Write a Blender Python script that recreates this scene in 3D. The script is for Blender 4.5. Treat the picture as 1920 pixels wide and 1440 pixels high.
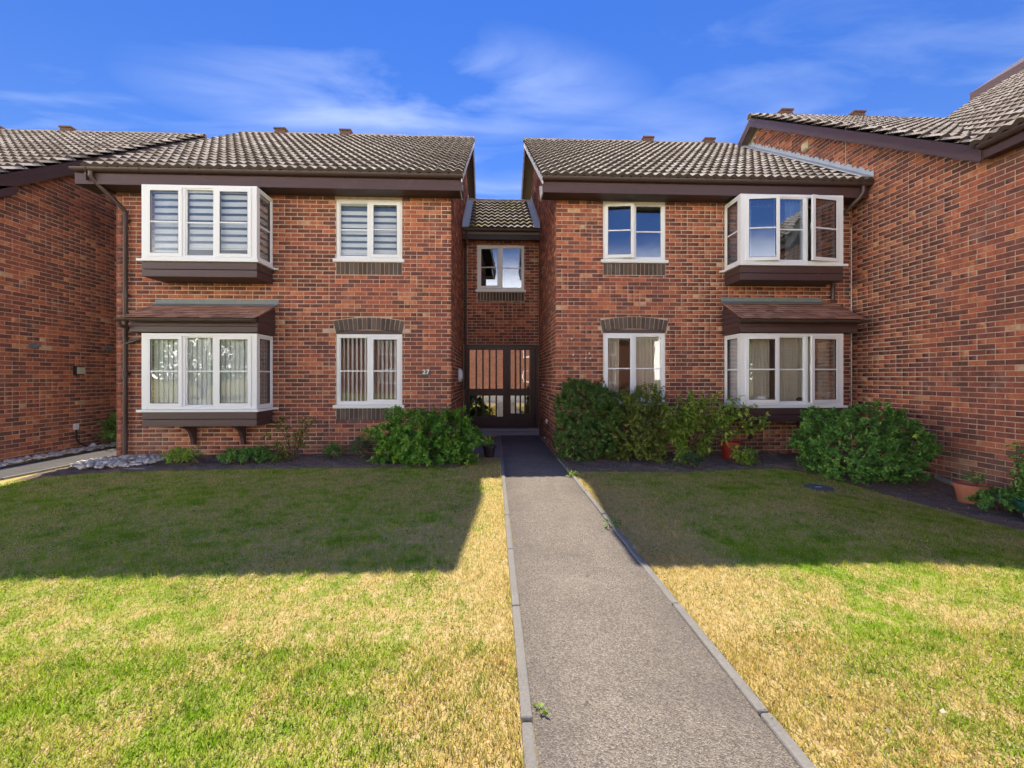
import bpy, math, random
import numpy as np
from mathutils import Vector, Matrix
R = math.radians
random.seed(7); RNG = np.random.default_rng(7)
scn = bpy.context.scene
for o in list(bpy.data.objects): bpy.data.objects.remove(o)
COL = scn.collection
# ------------------------------------------------------------------ camera, sky, sun, exposure
CAMP = np.array([0.0, 0.0, 1.45])
cam = bpy.data.cameras.new('camera'); camo = bpy.data.objects.new('camera', cam); COL.objects.link(camo)
cam.sensor_width = 36.0; cam.lens = 815/1920*36.0
cam.shift_y = -12/1920; cam.clip_start = .05; cam.clip_end = 2000
camo.location = tuple(CAMP); camo.rotation_euler = (R(90), 0, -R(2.4)); scn.camera = camo

SUN_EL, SUN_AZ = R(49.8), R(-3.4)          # azimuth from +Y, negative towards -X
sv = Vector((math.sin(SUN_AZ)*math.cos(SUN_EL), math.cos(SUN_AZ)*math.cos(SUN_EL), math.sin(SUN_EL)))
sl = bpy.data.lights.new('sun', 'SUN'); sl.energy = 2.0; sl.angle = R(.55); sl.color = (1, .93, .8)
so = bpy.data.objects.new('sun', sl); COL.objects.link(so); so.location = sv*60
so.rotation_euler = (-sv).to_track_quat('-Z', 'Y').to_euler()

world = bpy.data.worlds.new('World'); scn.world = world; world.use_nodes = True
WN = world.node_tree; WN.nodes.clear()
def wn(t, **k):
    n = WN.nodes.new(t)
    for a, b in k.items(): setattr(n, a, b)
    return n
WL = WN.links.new
sky = wn('ShaderNodeTexSky', sky_type='NISHITA', sun_disc=False, sun_elevation=SUN_EL, sun_rotation=SUN_AZ,
         air_density=1.0, dust_density=0.0, ozone_density=2.5, altitude=0)
hs = wn('ShaderNodeHueSaturation'); hs.inputs['Saturation'].default_value = 1.62; hs.inputs['Value'].default_value = .475; hs.inputs['Hue'].default_value = .526
gam = wn('ShaderNodeGamma'); gam.inputs[1].default_value = .7
WL(sky.outputs[0], gam.inputs[0]); WL(gam.outputs[0], hs.inputs['Color'])
tc = wn('ShaderNodeTexCoord'); sp = wn('ShaderNodeSeparateXYZ'); WL(tc.outputs['Generated'], sp.inputs[0])
def wm(op, a, b=None, clamp=False):
    n = wn('ShaderNodeMath', operation=op, use_clamp=clamp)
    for i, v in enumerate((a, b)):
        if v is None: continue
        if isinstance(v, (int, float)): n.inputs[i].default_value = v
        else: WL(v, n.inputs[i])
    return n.outputs[0]
zz = wm('MAXIMUM', sp.outputs[2], .06)
px = wm('DIVIDE', sp.outputs[0], zz); py = wm('DIVIDE', sp.outputs[1], zz)
cmb = wn('ShaderNodeCombineXYZ'); WL(wm('MULTIPLY', px, .75), cmb.inputs[0]); WL(wm('MULTIPLY', py, 1.7), cmb.inputs[1])
cmb.inputs[2].default_value = 3.7
nz = wn('ShaderNodeTexNoise'); nz.inputs['Scale'].default_value = 1.25; nz.inputs['Detail'].default_value = 7
nz.inputs['Roughness'].default_value = .52; nz.inputs['Distortion'].default_value = .6; WL(cmb.outputs[0], nz.inputs['Vector'])
def blob(cx, cy, rx, ry):
    a = wm('DIVIDE', wm('SUBTRACT', px, cx), rx); b = wm('DIVIDE', wm('SUBTRACT', py, cy), ry)
    d = wm('ADD', wm('MULTIPLY', a, a), wm('MULTIPLY', b, b))
    return wm('POWER', wm('SUBTRACT', 1.0, d, True), 1.0)
band = wm('MAXIMUM', blob(-.34, 1.54, .95, .36), wm('MULTIPLY', blob(.62, 1.78, .45, .28), .55))
c1 = wm('MULTIPLY', wm('MULTIPLY', wm('SUBTRACT', nz.outputs[0], .37, True), 2.9, True), band)
c2 = wm('MULTIPLY', wm('SUBTRACT', nz.outputs[0], .515, True), 1.5, True)
cl = wm('MULTIPLY', wm('MAXIMUM', c1, c2), .8, True)
mx = wn('ShaderNodeMixRGB'); WL(cl, mx.inputs[0]); WL(hs.outputs[0], mx.inputs[1]); mx.inputs[2].default_value = (1.6, 1.85, 2.35, 1)
hz = wm('DIVIDE', wm('SUBTRACT', .30, sp.outputs[2], True), .26, True)      # horizon haze all the way round, brightened as added fill for shaded walls
hzf = wm('MULTIPLY', wm('MULTIPLY', hz, hz), wm('SUBTRACT', 3.0, wm('MULTIPLY', hz, 2.0)))
mh = wn('ShaderNodeMixRGB'); WL(wm('MULTIPLY', hzf, .95), mh.inputs[0]); WL(mx.outputs[0], mh.inputs[1]); mh.inputs[2].default_value = (18.0, 16.8, 15.2, 1)
bg = wn('ShaderNodeBackground'); bg.inputs[1].default_value = .15; WL(mh.outputs[0], bg.inputs[0])
wo = wn('ShaderNodeOutputWorld'); WL(bg.outputs[0], wo.inputs[0])

scn.render.engine = 'CYCLES'
vs = scn.view_settings; vs.view_transform = 'Standard'; vs.look = 'None'; vs.gamma = 1.0; vs.use_curve_mapping = False
vs.exposure = 1.94

# ------------------------------------------------------------------ materials
MATS = {}
class NT:
    def __init__(s, name):
        s.m = bpy.data.materials.new(name); s.m.use_nodes = True; s.t = s.m.node_tree
        s.t.nodes.clear(); s.out = s.n('ShaderNodeOutputMaterial')
        MATS[name] = s.m
    def n(s, t, **k):
        n = s.t.nodes.new(t)
        for a, b in k.items():
            if a in n.bl_rna.properties: setattr(n, a, b)
            else: n.inputs[a].default_value = b
        return n
    def l(s, a, b): s.t.links.new(a, b)
    def math(s, op, a, b=None, clamp=False):
        n = s.n('ShaderNodeMath', operation=op, use_clamp=clamp)
        for i, v in enumerate((a, b)):
            if v is None: continue
            if isinstance(v, (int, float)): n.inputs[i].default_value = v
            else: s.l(v, n.inputs[i])
        return n.outputs[0]
    def noise(s, scale, detail=4, rough=.55, vec=None, dist=0):
        n = s.n('ShaderNodeTexNoise'); n.inputs['Scale'].default_value = scale; n.inputs['Detail'].default_value = detail
        n.inputs['Roughness'].default_value = rough; n.inputs['Distortion'].default_value = dist
        s.l(vec if vec is not None else s.pos(), n.inputs['Vector']); return n.outputs[0]
    def pos(s):
        if not hasattr(s, '_p'): s._p = s.n('ShaderNodeNewGeometry').outputs['Position']
        return s._p
    def ramp(s, fac, stops, interp='LINEAR'):
        r = s.n('ShaderNodeValToRGB'); cr = r.color_ramp; cr.interpolation = interp
        while len(cr.elements) < len(stops): cr.elements.new(.5)
        for e, (p, c) in zip(cr.elements, stops):
            e.position = p; e.color = (*c, 1)
        s.l(fac, r.inputs[0]); return r.outputs[0]
    def mix(s, fac, a, b, mode='MIX'):
        m = s.n('ShaderNodeMixRGB', blend_type=mode)
        for i, v in enumerate((fac, a, b)):
            if isinstance(v, (int, float)): m.inputs[i].default_value = v if i == 0 else (v, v, v, 1)
            elif isinstance(v, tuple): m.inputs[i].default_value = (*v, 1)
            else: s.l(v, m.inputs[i])
        return m.outputs[0]
    def tint(s):
        a = s.n('ShaderNodeAttribute'); a.attribute_name = 'tint'; a.attribute_type = 'GEOMETRY'
        b = s.n('ShaderNodeAttribute'); b.attribute_name = 'tint'; b.attribute_type = 'OBJECT'
        return s.math('ADD', a.outputs['Fac'], b.outputs['Fac'])
    def bsdf(s, color, rough=.7, spec=.3, bump=None, bstr=.3, bdist=.01, metal=0):
        p = s.n('ShaderNodeBsdfPrincipled')
        if isinstance(color, tuple): p.inputs['Base Color'].default_value = (*color, 1)
        else: s.l(color, p.inputs['Base Color'])
        if isinstance(rough, (int, float)): p.inputs['Roughness'].default_value = rough
        else: s.l(rough, p.inputs['Roughness'])
        p.inputs['Specular IOR Level'].default_value = spec; p.inputs['Metallic'].default_value = metal
        if bump is not None:
            b = s.n('ShaderNodeBump'); b.inputs['Strength'].default_value = bstr; b.inputs['Distance'].default_value = bdist
            s.l(bump, b.inputs['Height']); s.l(b.outputs[0], p.inputs['Normal'])
        s.l(p.outputs[0], s.out.inputs[0]); s.p = p; return p

def plain(name, col, rough=.6, spec=.3, var=.25, scale=6, bstr=.15, metal=0):
    t = NT(name); nz = t.noise(scale, 5)
    f = t.noise(scale*14, 3)
    c = t.mix(t.math('MULTIPLY', t.math('ADD', nz, f), .5), tuple(v*(1-var) for v in col), tuple(min(1, v*(1+var)) for v in col))
    t.bsdf(c, rough, spec, f, bstr, .004, metal); return t.m

def brick_mat(name, stops, amp=.34):
    t = NT(name); ti = t.tint()
    mpn = t.n('ShaderNodeMapping'); mpn.inputs['Scale'].default_value = (1, 1, .55); t.l(t.pos(), mpn.inputs[0])
    a = t.math('MULTIPLY', t.math('SUBTRACT', t.noise(13, 4, .6, mpn.outputs[0]), .5), amp*2.7)
    v = t.math('ADD', ti, a, True)
    c = t.ramp(v, stops)
    fine = t.noise(85, 4, .65)
    c = t.mix(.45, c, t.ramp(fine, [(.25, (.45, .42, .4)), (.55, (1, 1, 1)), (.8, (1.15, 1.1, 1.0))]), 'MULTIPLY')
    # lime bloom and dirt
    big = t.noise(1.1, 5, .6)
    bl = t.math('MULTIPLY', t.math('SUBTRACT', t.noise(2.4, 7, .72), .56, True), 1.4, True)
    c = t.mix(bl, c, (.47, .36, .29))
    sp = t.n('ShaderNodeSeparateXYZ'); t.l(t.pos(), sp.inputs[0])              # algae bloom in ragged patches low on the wall
    low = t.math('MULTIPLY', t.math('SUBTRACT', .75, sp.outputs[2], True), 1.3, True)
    alg = t.math('MULTIPLY', low, t.math('MULTIPLY', t.math('SUBTRACT', t.noise(1.7, 6, .7), .42, True), 3.2, True))
    c = t.mix(t.math('MULTIPLY', alg, .75), c, (.30, .235, .15))
    c = t.mix(t.math('MULTIPLY', t.math('SUBTRACT', big, .5, True), .8, True), c, (.13, .09, .075))
    t.bsdf(c, .88, .15, fine, .5, .004); return t.m
brick_mat('brick', [(0, (.15, .066, .056)), (.28, (.265, .092, .066)), (.52, (.42, .128, .074)), (.74, (.56, .19, .092)), (.9, (.58, .31, .17)), (1, (.58, .41, .26))])
brick_mat('dark_brick', [(0, (.085, .066, .058)), (.5, (.12, .093, .078)), (1, (.16, .125, .10))], .2)
def mortar():
    t = NT('mortar'); n = t.noise(7, 6, .65); f = t.noise(120, 3)
    c = t.ramp(n, [(.3, (.44, .30, .21)), (.5, (.56, .40, .285)), (.7, (.63, .48, .36))])
    t.bsdf(c, .95, .1, f, .4, .003)
mortar()
def farbrick():
    t = NT('brick_far')
    sp = t.n('ShaderNodeSeparateXYZ'); t.l(t.pos(), sp.inputs[0]); cb = t.n('ShaderNodeCombineXYZ')
    t.l(t.math('ADD', sp.outputs[0], sp.outputs[1]), cb.inputs[0]); t.l(sp.outputs[2], cb.inputs[1])
    b = t.n('ShaderNodeTexBrick'); t.l(cb.outputs[0], b.inputs['Vector']); b.inputs['Scale'].default_value = 1
    b.inputs['Brick Width'].default_value = .225; b.inputs['Row Height'].default_value = .075; b.inputs['Mortar Size'].default_value = .005
    b.inputs['Color1'].default_value = (.18, .068, .05, 1); b.inputs['Color2'].default_value = (.33, .11, .065, 1); b.inputs['Mortar'].default_value = (.38, .29, .22, 1)
    t.bsdf(b.outputs[0], .9, .15)
farbrick()
plain('tile_edge_shade', (.075, .058, .047), .95, .1, .4, 20, .4)  # front edges painted dark for the shade in the gap under each tile
def tile_mat(name, moss=False):
    t = NT(name); ti = t.tint()
    n = t.noise(5, 6, .65); f = t.noise(60, 5, .7)
    v = t.math('ADD', t.math('MULTIPLY', ti, .62), t.math('MULTIPLY', n, .5), True)
    c = t.ramp(v, [(.1, (.17, .155, .125)), (.4, (.34, .275, .22)), (.65, (.45, .375, .30)), (.95, (.55, .49, .42))])
    c = t.mix(.75, c, t.ramp(f, [(.28, (.35, .32, .3)), (.5, (.95, .95, .95)), (.75, (1.2, 1.2, 1.15))]), 'MULTIPLY')
    lich = t.math('MULTIPLY', t.math('SUBTRACT', t.noise(17, 6, .75), .6, True), 3.5, True)
    c = t.mix(lich, c, (.52, .5, .43))
    dk = t.math('MULTIPLY', t.math('SUBTRACT', t.noise(2.3, 6, .7), .55, True), 2.2, True)
    c = t.mix(dk, c, (.13, .105, .085))
    m = t.math('MULTIPLY', t.math('SUBTRACT', t.noise(2.6 if moss else 1.3, 6, .7), .48 if moss else .66, True), 6 if moss else 2.5, True)
    c = t.mix(m, c, (.30, .27, .035) if moss else (.2, .19, .07))
    t.bsdf(c, .92, .12, f, .6, .006)
tile_mat('roof_tile'); tile_mat('roof_tile_mossy', True)
def plain_tile():
    t = NT('plain_tile'); ti = t.tint(); n = t.noise(13, 5, .7)
    v = t.math('ADD', t.math('MULTIPLY', ti, .6), t.math('MULTIPLY', n, .45), True)
    c = t.ramp(v, [(.1, (.19, .105, .078)), (.5, (.36, .185, .125)), (.9, (.48, .27, .185))])
    sp = t.n('ShaderNodeSeparateXYZ'); t.l(t.pos(), sp.inputs[0])
    lich = t.math('MULTIPLY', t.math('SUBTRACT', t.noise(22, 5, .7), .6, True), 4, True)
    c = t.mix(lich, c, (.4, .36, .28))
    t.bsdf(c, .9, .15, n, .5, .004)
plain_tile()
def wood(name, col, rough=.42, spec=.4):
    t = NT(name); mp = t.n('ShaderNodeMapping'); mp.inputs['Scale'].default_value = (2, 2, 30); t.l(t.pos(), mp.inputs[0])
    n = t.noise(1.3, 6, .6, mp.outputs[0]); d = t.noise(3.0, 5, .65)
    c = t.mix(n, tuple(v*.72 for v in col), tuple(v*1.3 for v in col))
    c = t.mix(t.math('MULTIPLY', t.math('SUBTRACT', d, .6, True), 1.2, True), c, (.19, .155, .145))
    t.bsdf(c, rough, spec, n, .2, .003)
wood('brown_timber', (.075, .040, .040)); wood('brown_door', (.070, .036, .030), .4, .4)
plain('brown_plastic', (.066, .040, .037), .38, .45, .2, 5, .05)
plain('dark_board', (.050, .034, .036), .5, .3, .25, 4)
plain('upvc', (.80, .80, .79), .32, .45, .05, 3, .03)
plain('upvc_bar', (.82, .82, .82), .4, .4, .04, 3, .02)
plain('pale_board', (.62, .60, .57), .6, .25, .2, 8)
plain('gasket', (.015, .015, .015), .6, .2, .1)
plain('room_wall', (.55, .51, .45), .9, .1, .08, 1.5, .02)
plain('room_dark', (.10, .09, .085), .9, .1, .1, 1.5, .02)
plain('concrete', (.25, .23, .20), .9, .15, .5, 6, .6)
plain('threshold', (.42, .38, .36), .85, .2, .25, 12, .4)
plain('lead_grey', (.46, .50, .54), .6, .35, .22, 7, .3)
plain('lead_dark', (.21, .235, .235), .6, .35, .45, 9, .3)
plain('white_plastic', (.75, .75, .74), .35, .45, .05)
plain('black_plastic', (.02, .02, .022), .45, .4, .2)
plain('cream_plastic', (.62, .55, .33), .5, .3, .12)
plain('lens_glass', (.48, .47, .36), .25, .5, .15, 20)
plain('terracotta', (.40, .145, .085), .8, .2, .25, 14, .3)
plain('pot_purple', (.035, .02, .028), .45, .35, .3)
plain('pot_green', (.018, .085, .065), .42, .4, .25)
plain('pot_orange', (.50, .13, .06), .55, .3, .2)
plain('red_plastic', (.33, .035, .02), .45, .35, .2)
plain('iron', (.14, .14, .138), .75, .3, .4, 20, .5)
plain('bark', (.13, .095, .06), .9, .1, .4, 25, .5)
plain('straw', (.42, .34, .22), .9, .1, .3, 30, .2)
plain('brass', (.56, .45, .22), .35, .5, .1, 10, .05, .6)
plain('digit_white', (.78, .76, .66), .4, .4, .05)
plain('fabric_white', (.74, .74, .75), .85, .1, .06, 5, .05)
plain('fabric_cream', (.56, .52, .43), .9, .1, .15, 5, .1)
plain('road_tar', (.36, .34, .31), .9, .15, .25, 3, .3)
plain('paving', (.30, .25, .23), .9, .15, .25, 8, .4)
def sheer():
    t = NT('fabric_sheer'); d = t.n('ShaderNodeBsdfDiffuse'); d.inputs[0].default_value = (.16, .21, .28, 1)
    tr = t.n('ShaderNodeBsdfTransparent'); m = t.n('ShaderNodeMixShader'); m.inputs[0].default_value = .6
    t.l(tr.outputs[0], m.inputs[1]); t.l(d.outputs[0], m.inputs[2]); t.l(m.outputs[0], t.out.inputs[0])
sheer()
def glass(name, refl=.16, tintc=(.97, .985, .98)):
    t = NT(name); fr = t.n('ShaderNodeFresnel'); fr.inputs[0].default_value = 1.5
    wob = t.noise(2.2, 2); b = t.n('ShaderNodeBump'); b.inputs['Strength'].default_value = .05; b.inputs['Distance'].default_value = .02
    t.l(wob, b.inputs['Height'])
    g = t.n('ShaderNodeBsdfGlossy'); g.inputs['Roughness'].default_value = .0; g.inputs['Color'].default_value = (.95, .97, 1, 1); t.l(b.outputs[0], g.inputs['Normal'])
    tr = t.n('ShaderNodeBsdfTransparent'); tr.inputs[0].default_value = (*tintc, 1)
    m = t.n('ShaderNodeMixShader'); t.l(t.math('ADD', t.math('MULTIPLY', fr.outputs[0], .6), refl-.024, True), m.inputs[0])
    t.l(tr.outputs[0], m.inputs[1]); t.l(g.outputs[0], m.inputs[2]); t.l(m.outputs[0], t.out.inputs[0])
glass('glass', .05); glass('coated_glass', .20, (.78, .84, .9)); glass('door_glass', .34, (.55, .55, .55))
GL = ['glass']
def grassy(name, blade):
    t = NT(name); sp = t.n('ShaderNodeSeparateXYZ'); t.l(t.pos(), sp.inputs[0]); X, Y = sp.outputs[0], sp.outputs[1]
    cb = t.n('ShaderNodeCombineXYZ'); t.l(X, cb.inputs[0]); t.l(Y, cb.inputs[1]); P = cb.outputs[0]
    n1 = t.noise(1.0, 5, .6, P, .4); n2 = t.noise(4.2, 4, .6, P); n3 = t.noise(17, 3, .6, P)
    # parched strips along the path edges
    dl = t.math('SUBTRACT', .14, X); dr = t.math('SUBTRACT', X, 1.15)
    el = t.math('MULTIPLY', t.math('MULTIPLY', t.math('SUBTRACT', .75, dl, True), 1.0), t.math('GREATER_THAN', .6, X))
    er = t.math('MULTIPLY', t.math('MULTIPLY', t.math('SUBTRACT', .95, dr, True), 1.0), t.math('GREATER_THAN', X, .6))
    edge = t.math('MULTIPLY', t.math('ADD', el, er), .22)
    v = t.math('ADD', t.math('MULTIPLY', n1, .44), t.math('MULTIPLY', n2, .38))
    v = t.math('ADD', v, t.math('MULTIPLY', n3, .24))
    v = t.math('ADD', v, edge)
    if blade:
        at = t.n('ShaderNodeAttribute'); at.attribute_name = 'tint'
        v = t.math('ADD', v, t.math('MULTIPLY', t.math('SUBTRACT', t.math('FRACT', t.math('MULTIPLY', at.outputs['Fac'], 7.31)), .5), .26))
    else:
        v = t.math('ADD', v, .06)
    dry = t.ramp(v, [(.49, (0, 0, 0)), (.645, (1, 1, 1))])
    g = t.ramp(n2, [(.3, (.18, .33, .020)), (.5, (.31, .46, .030)), (.72, (.46, .52, .058))])
    s = t.ramp(n3, [(.3, (.58, .42, .155)), (.55, (.74, .55, .245)), (.8, (.80, .65, .36))])
    c = t.mix(dry, g, s)
    if blade:
        c = t.mix(1.0, c, t.ramp(at.outputs['Fac'], [(0, (.45, .5, .4)), (.5, (1, 1, 1)), (1, (1.45, 1.4, 1.35))]), 'MULTIPLY')
        d = t.n('ShaderNodeBsdfDiffuse'); t.l(c, d.inputs[0])
        tr = t.n('ShaderNodeBsdfTranslucent'); t.l(t.mix(.35, c, (.42, .52, .03)), tr.inputs[0])
        m = t.n('ShaderNodeMixShader'); m.inputs[0].default_value = .5
        t.l(d.outputs[0], m.inputs[1]); t.l(tr.outputs[0], m.inputs[2]); t.l(m.outputs[0], t.out.inputs[0])
    else:
        c = t.mix(.5, c, t.ramp(t.noise(70, 4, .7), [(.3, (.6, .58, .5)), (.6, (1, 1, 1))]), 'MULTIPLY')
        t.bsdf(c, .95, .05, t.noise(90, 4, .7), .8, .02)
grassy('lawn_ground', False); grassy('grass_blade', True)
def asphalt(name, a, b, c_, dark):
    t = NT(name); sp = t.n('ShaderNodeSeparateXYZ'); t.l(t.pos(), sp.inputs[0])
    vo = t.n('ShaderNodeTexVoronoi'); vo.inputs['Scale'].default_value = 165; t.l(t.pos(), vo.inputs['Vector'])
    vc = t.n('ShaderNodeSeparateColor'); t.l(vo.outputs['Color'], vc.inputs[0])
    c = t.ramp(vc.outputs[0], [(.1, a), (.5, b), (.92, c_), (1, (.40, .37, .31))])
    big = t.noise(1.6, 6, .65)
    c = t.mix(t.math('MULTIPLY', t.math('SUBTRACT', big, .45, True), 1.6, True), c, dark)
    pale = t.math('MULTIPLY', t.math('SUBTRACT', t.noise(.9, 5, .7, None, .5), .53, True), 2.4, True)
    c = t.mix(pale, c, tuple(v*1.15 for v in c_))
    spot = t.math('GREATER_THAN', t.noise(26, 2, .5), .70)
    c = t.mix(t.math('MULTIPLY', spot, .5), c, tuple(v*.5 for v in dark))
    # worn pale middle, dirtier sides
    side = t.math('MULTIPLY', t.math('SUBTRACT', t.math('ABSOLUTE', t.math('SUBTRACT', sp.outputs[0], .64)), .22, True), 2.2, True)
    c = t.mix(t.math('MULTIPLY', side, t.math('MULTIPLY', t.noise(4, 5), .95)), c, dark)
    t.bsdf(c, .93, .12, vo.outputs['Distance'], .7, .006)
asphalt('path_surface', (.158, .131, .105), (.25, .208, .163), (.345, .292, .225), (.12, .10, .086))
asphalt('side_path_surface', (.10, .092, .085), (.145, .135, .125), (.20, .185, .17), (.10, .094, .09))
def soil():
    t = NT('soil'); n = t.noise(9, 6, .7); f = t.noise(60, 5, .7)
    c = t.ramp(t.math('MULTIPLY', t.math('ADD', n, f), .5), [(.3, (.12, .085, .064)), (.5, (.25, .178, .132)), (.7, (.38, .285, .21))])
    t.bsdf(c, .97, .08, f, .9, .02)
soil()
def leafm(name, stops, transl=.35, gloss=.14):
    t = NT(name); at = t.n('ShaderNodeAttribute'); at.attribute_name = 'tint'
    v = t.math('ADD', at.outputs['Fac'], t.math('MULTIPLY', t.math('SUBTRACT', t.noise(5, 3), .5), .3), True)
    c = t.ramp(v, stops)
    p = t.n('ShaderNodeBsdfPrincipled'); t.l(c, p.inputs['Base Color']); p.inputs['Roughness'].default_value = .5; p.inputs['Specular IOR Level'].default_value = gloss
    tr = t.n('ShaderNodeBsdfTranslucent'); t.l(t.mix(.5, c, (.22, .30, .02)), tr.inputs[0])
    m = t.n('ShaderNodeMixShader'); m.inputs[0].default_value = transl
    t.l(p.outputs[0], m.inputs[1]); t.l(tr.outputs[0], m.inputs[2]); t.l(m.outputs[0], t.out.inputs[0])
leafm('leaf_bright', [(0, (0.055, 0.148, 0.030)), (.45, (0.135, 0.334, 0.049)), (.8, (0.283, 0.519, 0.074)), (1, (0.543, 0.600, 0.099))])
leafm('leaf_dark', [(0, (0.049, 0.106, 0.037)), (.5, (0.108, 0.209, 0.055)), (.85, (0.230, 0.338, 0.086)), (1, (0.462, 0.308, 0.124))])
leafm('leaf_olive', [(0, (0.092, 0.154, 0.037)), (.5, (0.216, 0.292, 0.061)), (.85, (0.384, 0.400, 0.086)), (1, (0.600, 0.370, 0.092))])
leafm('leaf_mid', [(0, (0.049, 0.148, 0.037)), (.5, (0.138, 0.323, 0.068)), (.85, (0.292, 0.523, 0.108)), (1, (0.523, 0.600, 0.154))])
leafm('leaf_rose', [(0, (0.076, 0.133, 0.023)), (.5, (0.162, 0.237, 0.038)), (.8, (0.304, 0.323, 0.057)), (1, (0.600, 0.266, 0.057))])
leafm('leaf_bluish', [(0, (0.057, 0.114, 0.067)), (.5, (0.114, 0.190, 0.095)), (1, (0.209, 0.285, 0.133))])
leafm('leaf_lime', [(0, (0.143, 0.285, 0.035)), (.5, (0.333, 0.522, 0.071)), (1, (0.600, 0.600, 0.143))])
leafm('leaf_clover', [(0, (.08, .17, .02)), (.6, (.14, .27, .03)), (1, (.22, .36, .05))], .35, 0)
leafm('petal_orange', [(0, (.45, .09, .01)), (.6, (.62, .2, .01)), (1, (.7, .42, .02))], .3)
leafm('litter', [(0, (.10, .065, .035)), (.5, (.26, .19, .10)), (1, (.46, .39, .28))], .1, .1)
def pebm():
    t = NT('pebble'); ti = t.tint(); n = t.noise(40, 4)
    c = t.ramp(ti, [(0, (.40, .34, .27)), (.3, (.66, .60, .52)), (.75, (.82, .77, .69)), (1, (.60, .46, .33))])
    c = t.mix(.4, c, t.ramp(n, [(.3, (.6, .58, .55)), (.7, (1.1, 1.1, 1.1))]), 'MULTIPLY'); t.bsdf(c, .8, .2, n, .2, .003)
pebm()
plain('vent_clay', (.13, .075, .055), .85, .15, .35, 9)
plain('sofit_roof', (.2, .17, .14), .9, .1, .2)

# ------------------------------------------------------------------ mesh helpers
class MB:
    def __init__(s): s.v = []; s.f = []; s.smooth = False
    def face(s, pts):
        i = len(s.v); s.v += [tuple(p) for p in pts]; s.f.append(tuple(range(i, i+len(pts)))); return s
    def hexa(s, a, b):                       # two matching quads, joined into a closed block
        i = len(s.v); s.v += [tuple(p) for p in a] + [tuple(p) for p in b]; n = len(a)
        s.f.append(tuple(range(i, i+n))[::-1]); s.f.append(tuple(range(i+n, i+2*n)))
        for k in range(n):
            m = (k+1) % n; s.f.append((i+k, i+m, i+n+m, i+n+k))
        return s
    def box(s, x0, x1, y0, y1, z0, z1):
        return s.hexa([(x0, y0, z0), (x1, y0, z0), (x1, y1, z0), (x0, y1, z0)], [(x0, y0, z1), (x1, y0, z1), (x1, y1, z1), (x0, y1, z1)])
    def prism_x(s, poly, x0, x1):            # poly of (y,z)
        return s.hexa([(x0, y, z) for y, z in poly], [(x1, y, z) for y, z in poly])
    def prism_y(s, poly, y0, y1):            # poly of (x,z)
        return s.hexa([(x, y0, z) for x, z in poly], [(x, y1, z) for x, z in poly])
    def tube(s, pts, r, seg=10, cap=True):
        pts = [Vector(p) for p in pts]; rr = r if isinstance(r, (list, tuple)) else [r]*len(pts)
        base = len(s.v); up0 = None
        for k, p in enumerate(pts):
            d = (pts[min(k+1, len(pts)-1)] - pts[max(k-1, 0)]).normalized()
            a = d.cross(Vector((0, 0, 1)) if abs(d.z) < .95 else Vector((0, 1, 0))).normalized(); b = d.cross(a).normalized()
            for j in range(seg):
                t = 2*math.pi*j/seg; s.v.append(tuple(p + (a*math.cos(t)+b*math.sin(t))*rr[k]))
        for k in range(len(pts)-1):
            for j in range(seg):
                m = (j+1) % seg; s.f.append((base+k*seg+j, base+k*seg+m, base+(k+1)*seg+m, base+(k+1)*seg+j))
        if cap:
            s.f.append(tuple(base+j for j in range(seg))[::-1]); s.f.append(tuple(base+(len(pts)-1)*seg+j for j in range(seg)))
        return s
    def lathe(s, prof, c, seg=20, axis='z'):
        base = len(s.v)
        for r, z in prof:
            for j in range(seg):
                t = 2*math.pi*j/seg; a, b = r*math.cos(t), r*math.sin(t)
                if axis == 'z': s.v.append((c[0]+a, c[1]+b, c[2]+z))
                elif axis == 'y': s.v.append((c[0]+a, c[1]+z, c[2]+b))
                else: s.v.append((c[0]+z, c[1]+a, c[2]+b))
        for k in range(len(prof)-1):
            for j in range(seg):
                m = (j+1) % seg; s.f.append((base+k*seg+j, base+k*seg+m, base+(k+1)*seg+m, base+(k+1)*seg+j))
        return s
def wloc(o):
    l = Vector((0, 0, 0))
    while o is not None: l += o.location; o = o.parent
    return l
def link(name, me, mat, parent, loc):
    o = bpy.data.objects.new(name, me); COL.objects.link(o)
    if mat and not me.materials: me.materials.append(MATS[mat])
    if parent is not None: o.parent = parent; o.location = Vector(loc) - wloc(parent)
    else: o.location = loc
    return o
def obj(name, mb, mat, parent=None, smooth=False):
    a = np.array(mb.v); lo, hi = a.min(0), a.max(0); org = np.array([(lo[0]+hi[0])/2, (lo[1]+hi[1])/2, lo[2]])
    me = bpy.data.meshes.new(name); me.from_pydata((a-org).tolist(), [], mb.f); me.update()
    import bmesh
    bm = bmesh.new(); bm.from_mesh(me); bmesh.ops.recalc_face_normals(bm, faces=bm.faces)
    if smooth:
        for f in bm.faces: f.smooth = True
    bm.to_mesh(me); bm.free()
    if smooth and hasattr(me, 'set_sharp_from_angle'): me.set_sharp_from_angle(angle=R(40))
    return link(name, me, mat, parent, tuple(org))
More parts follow.
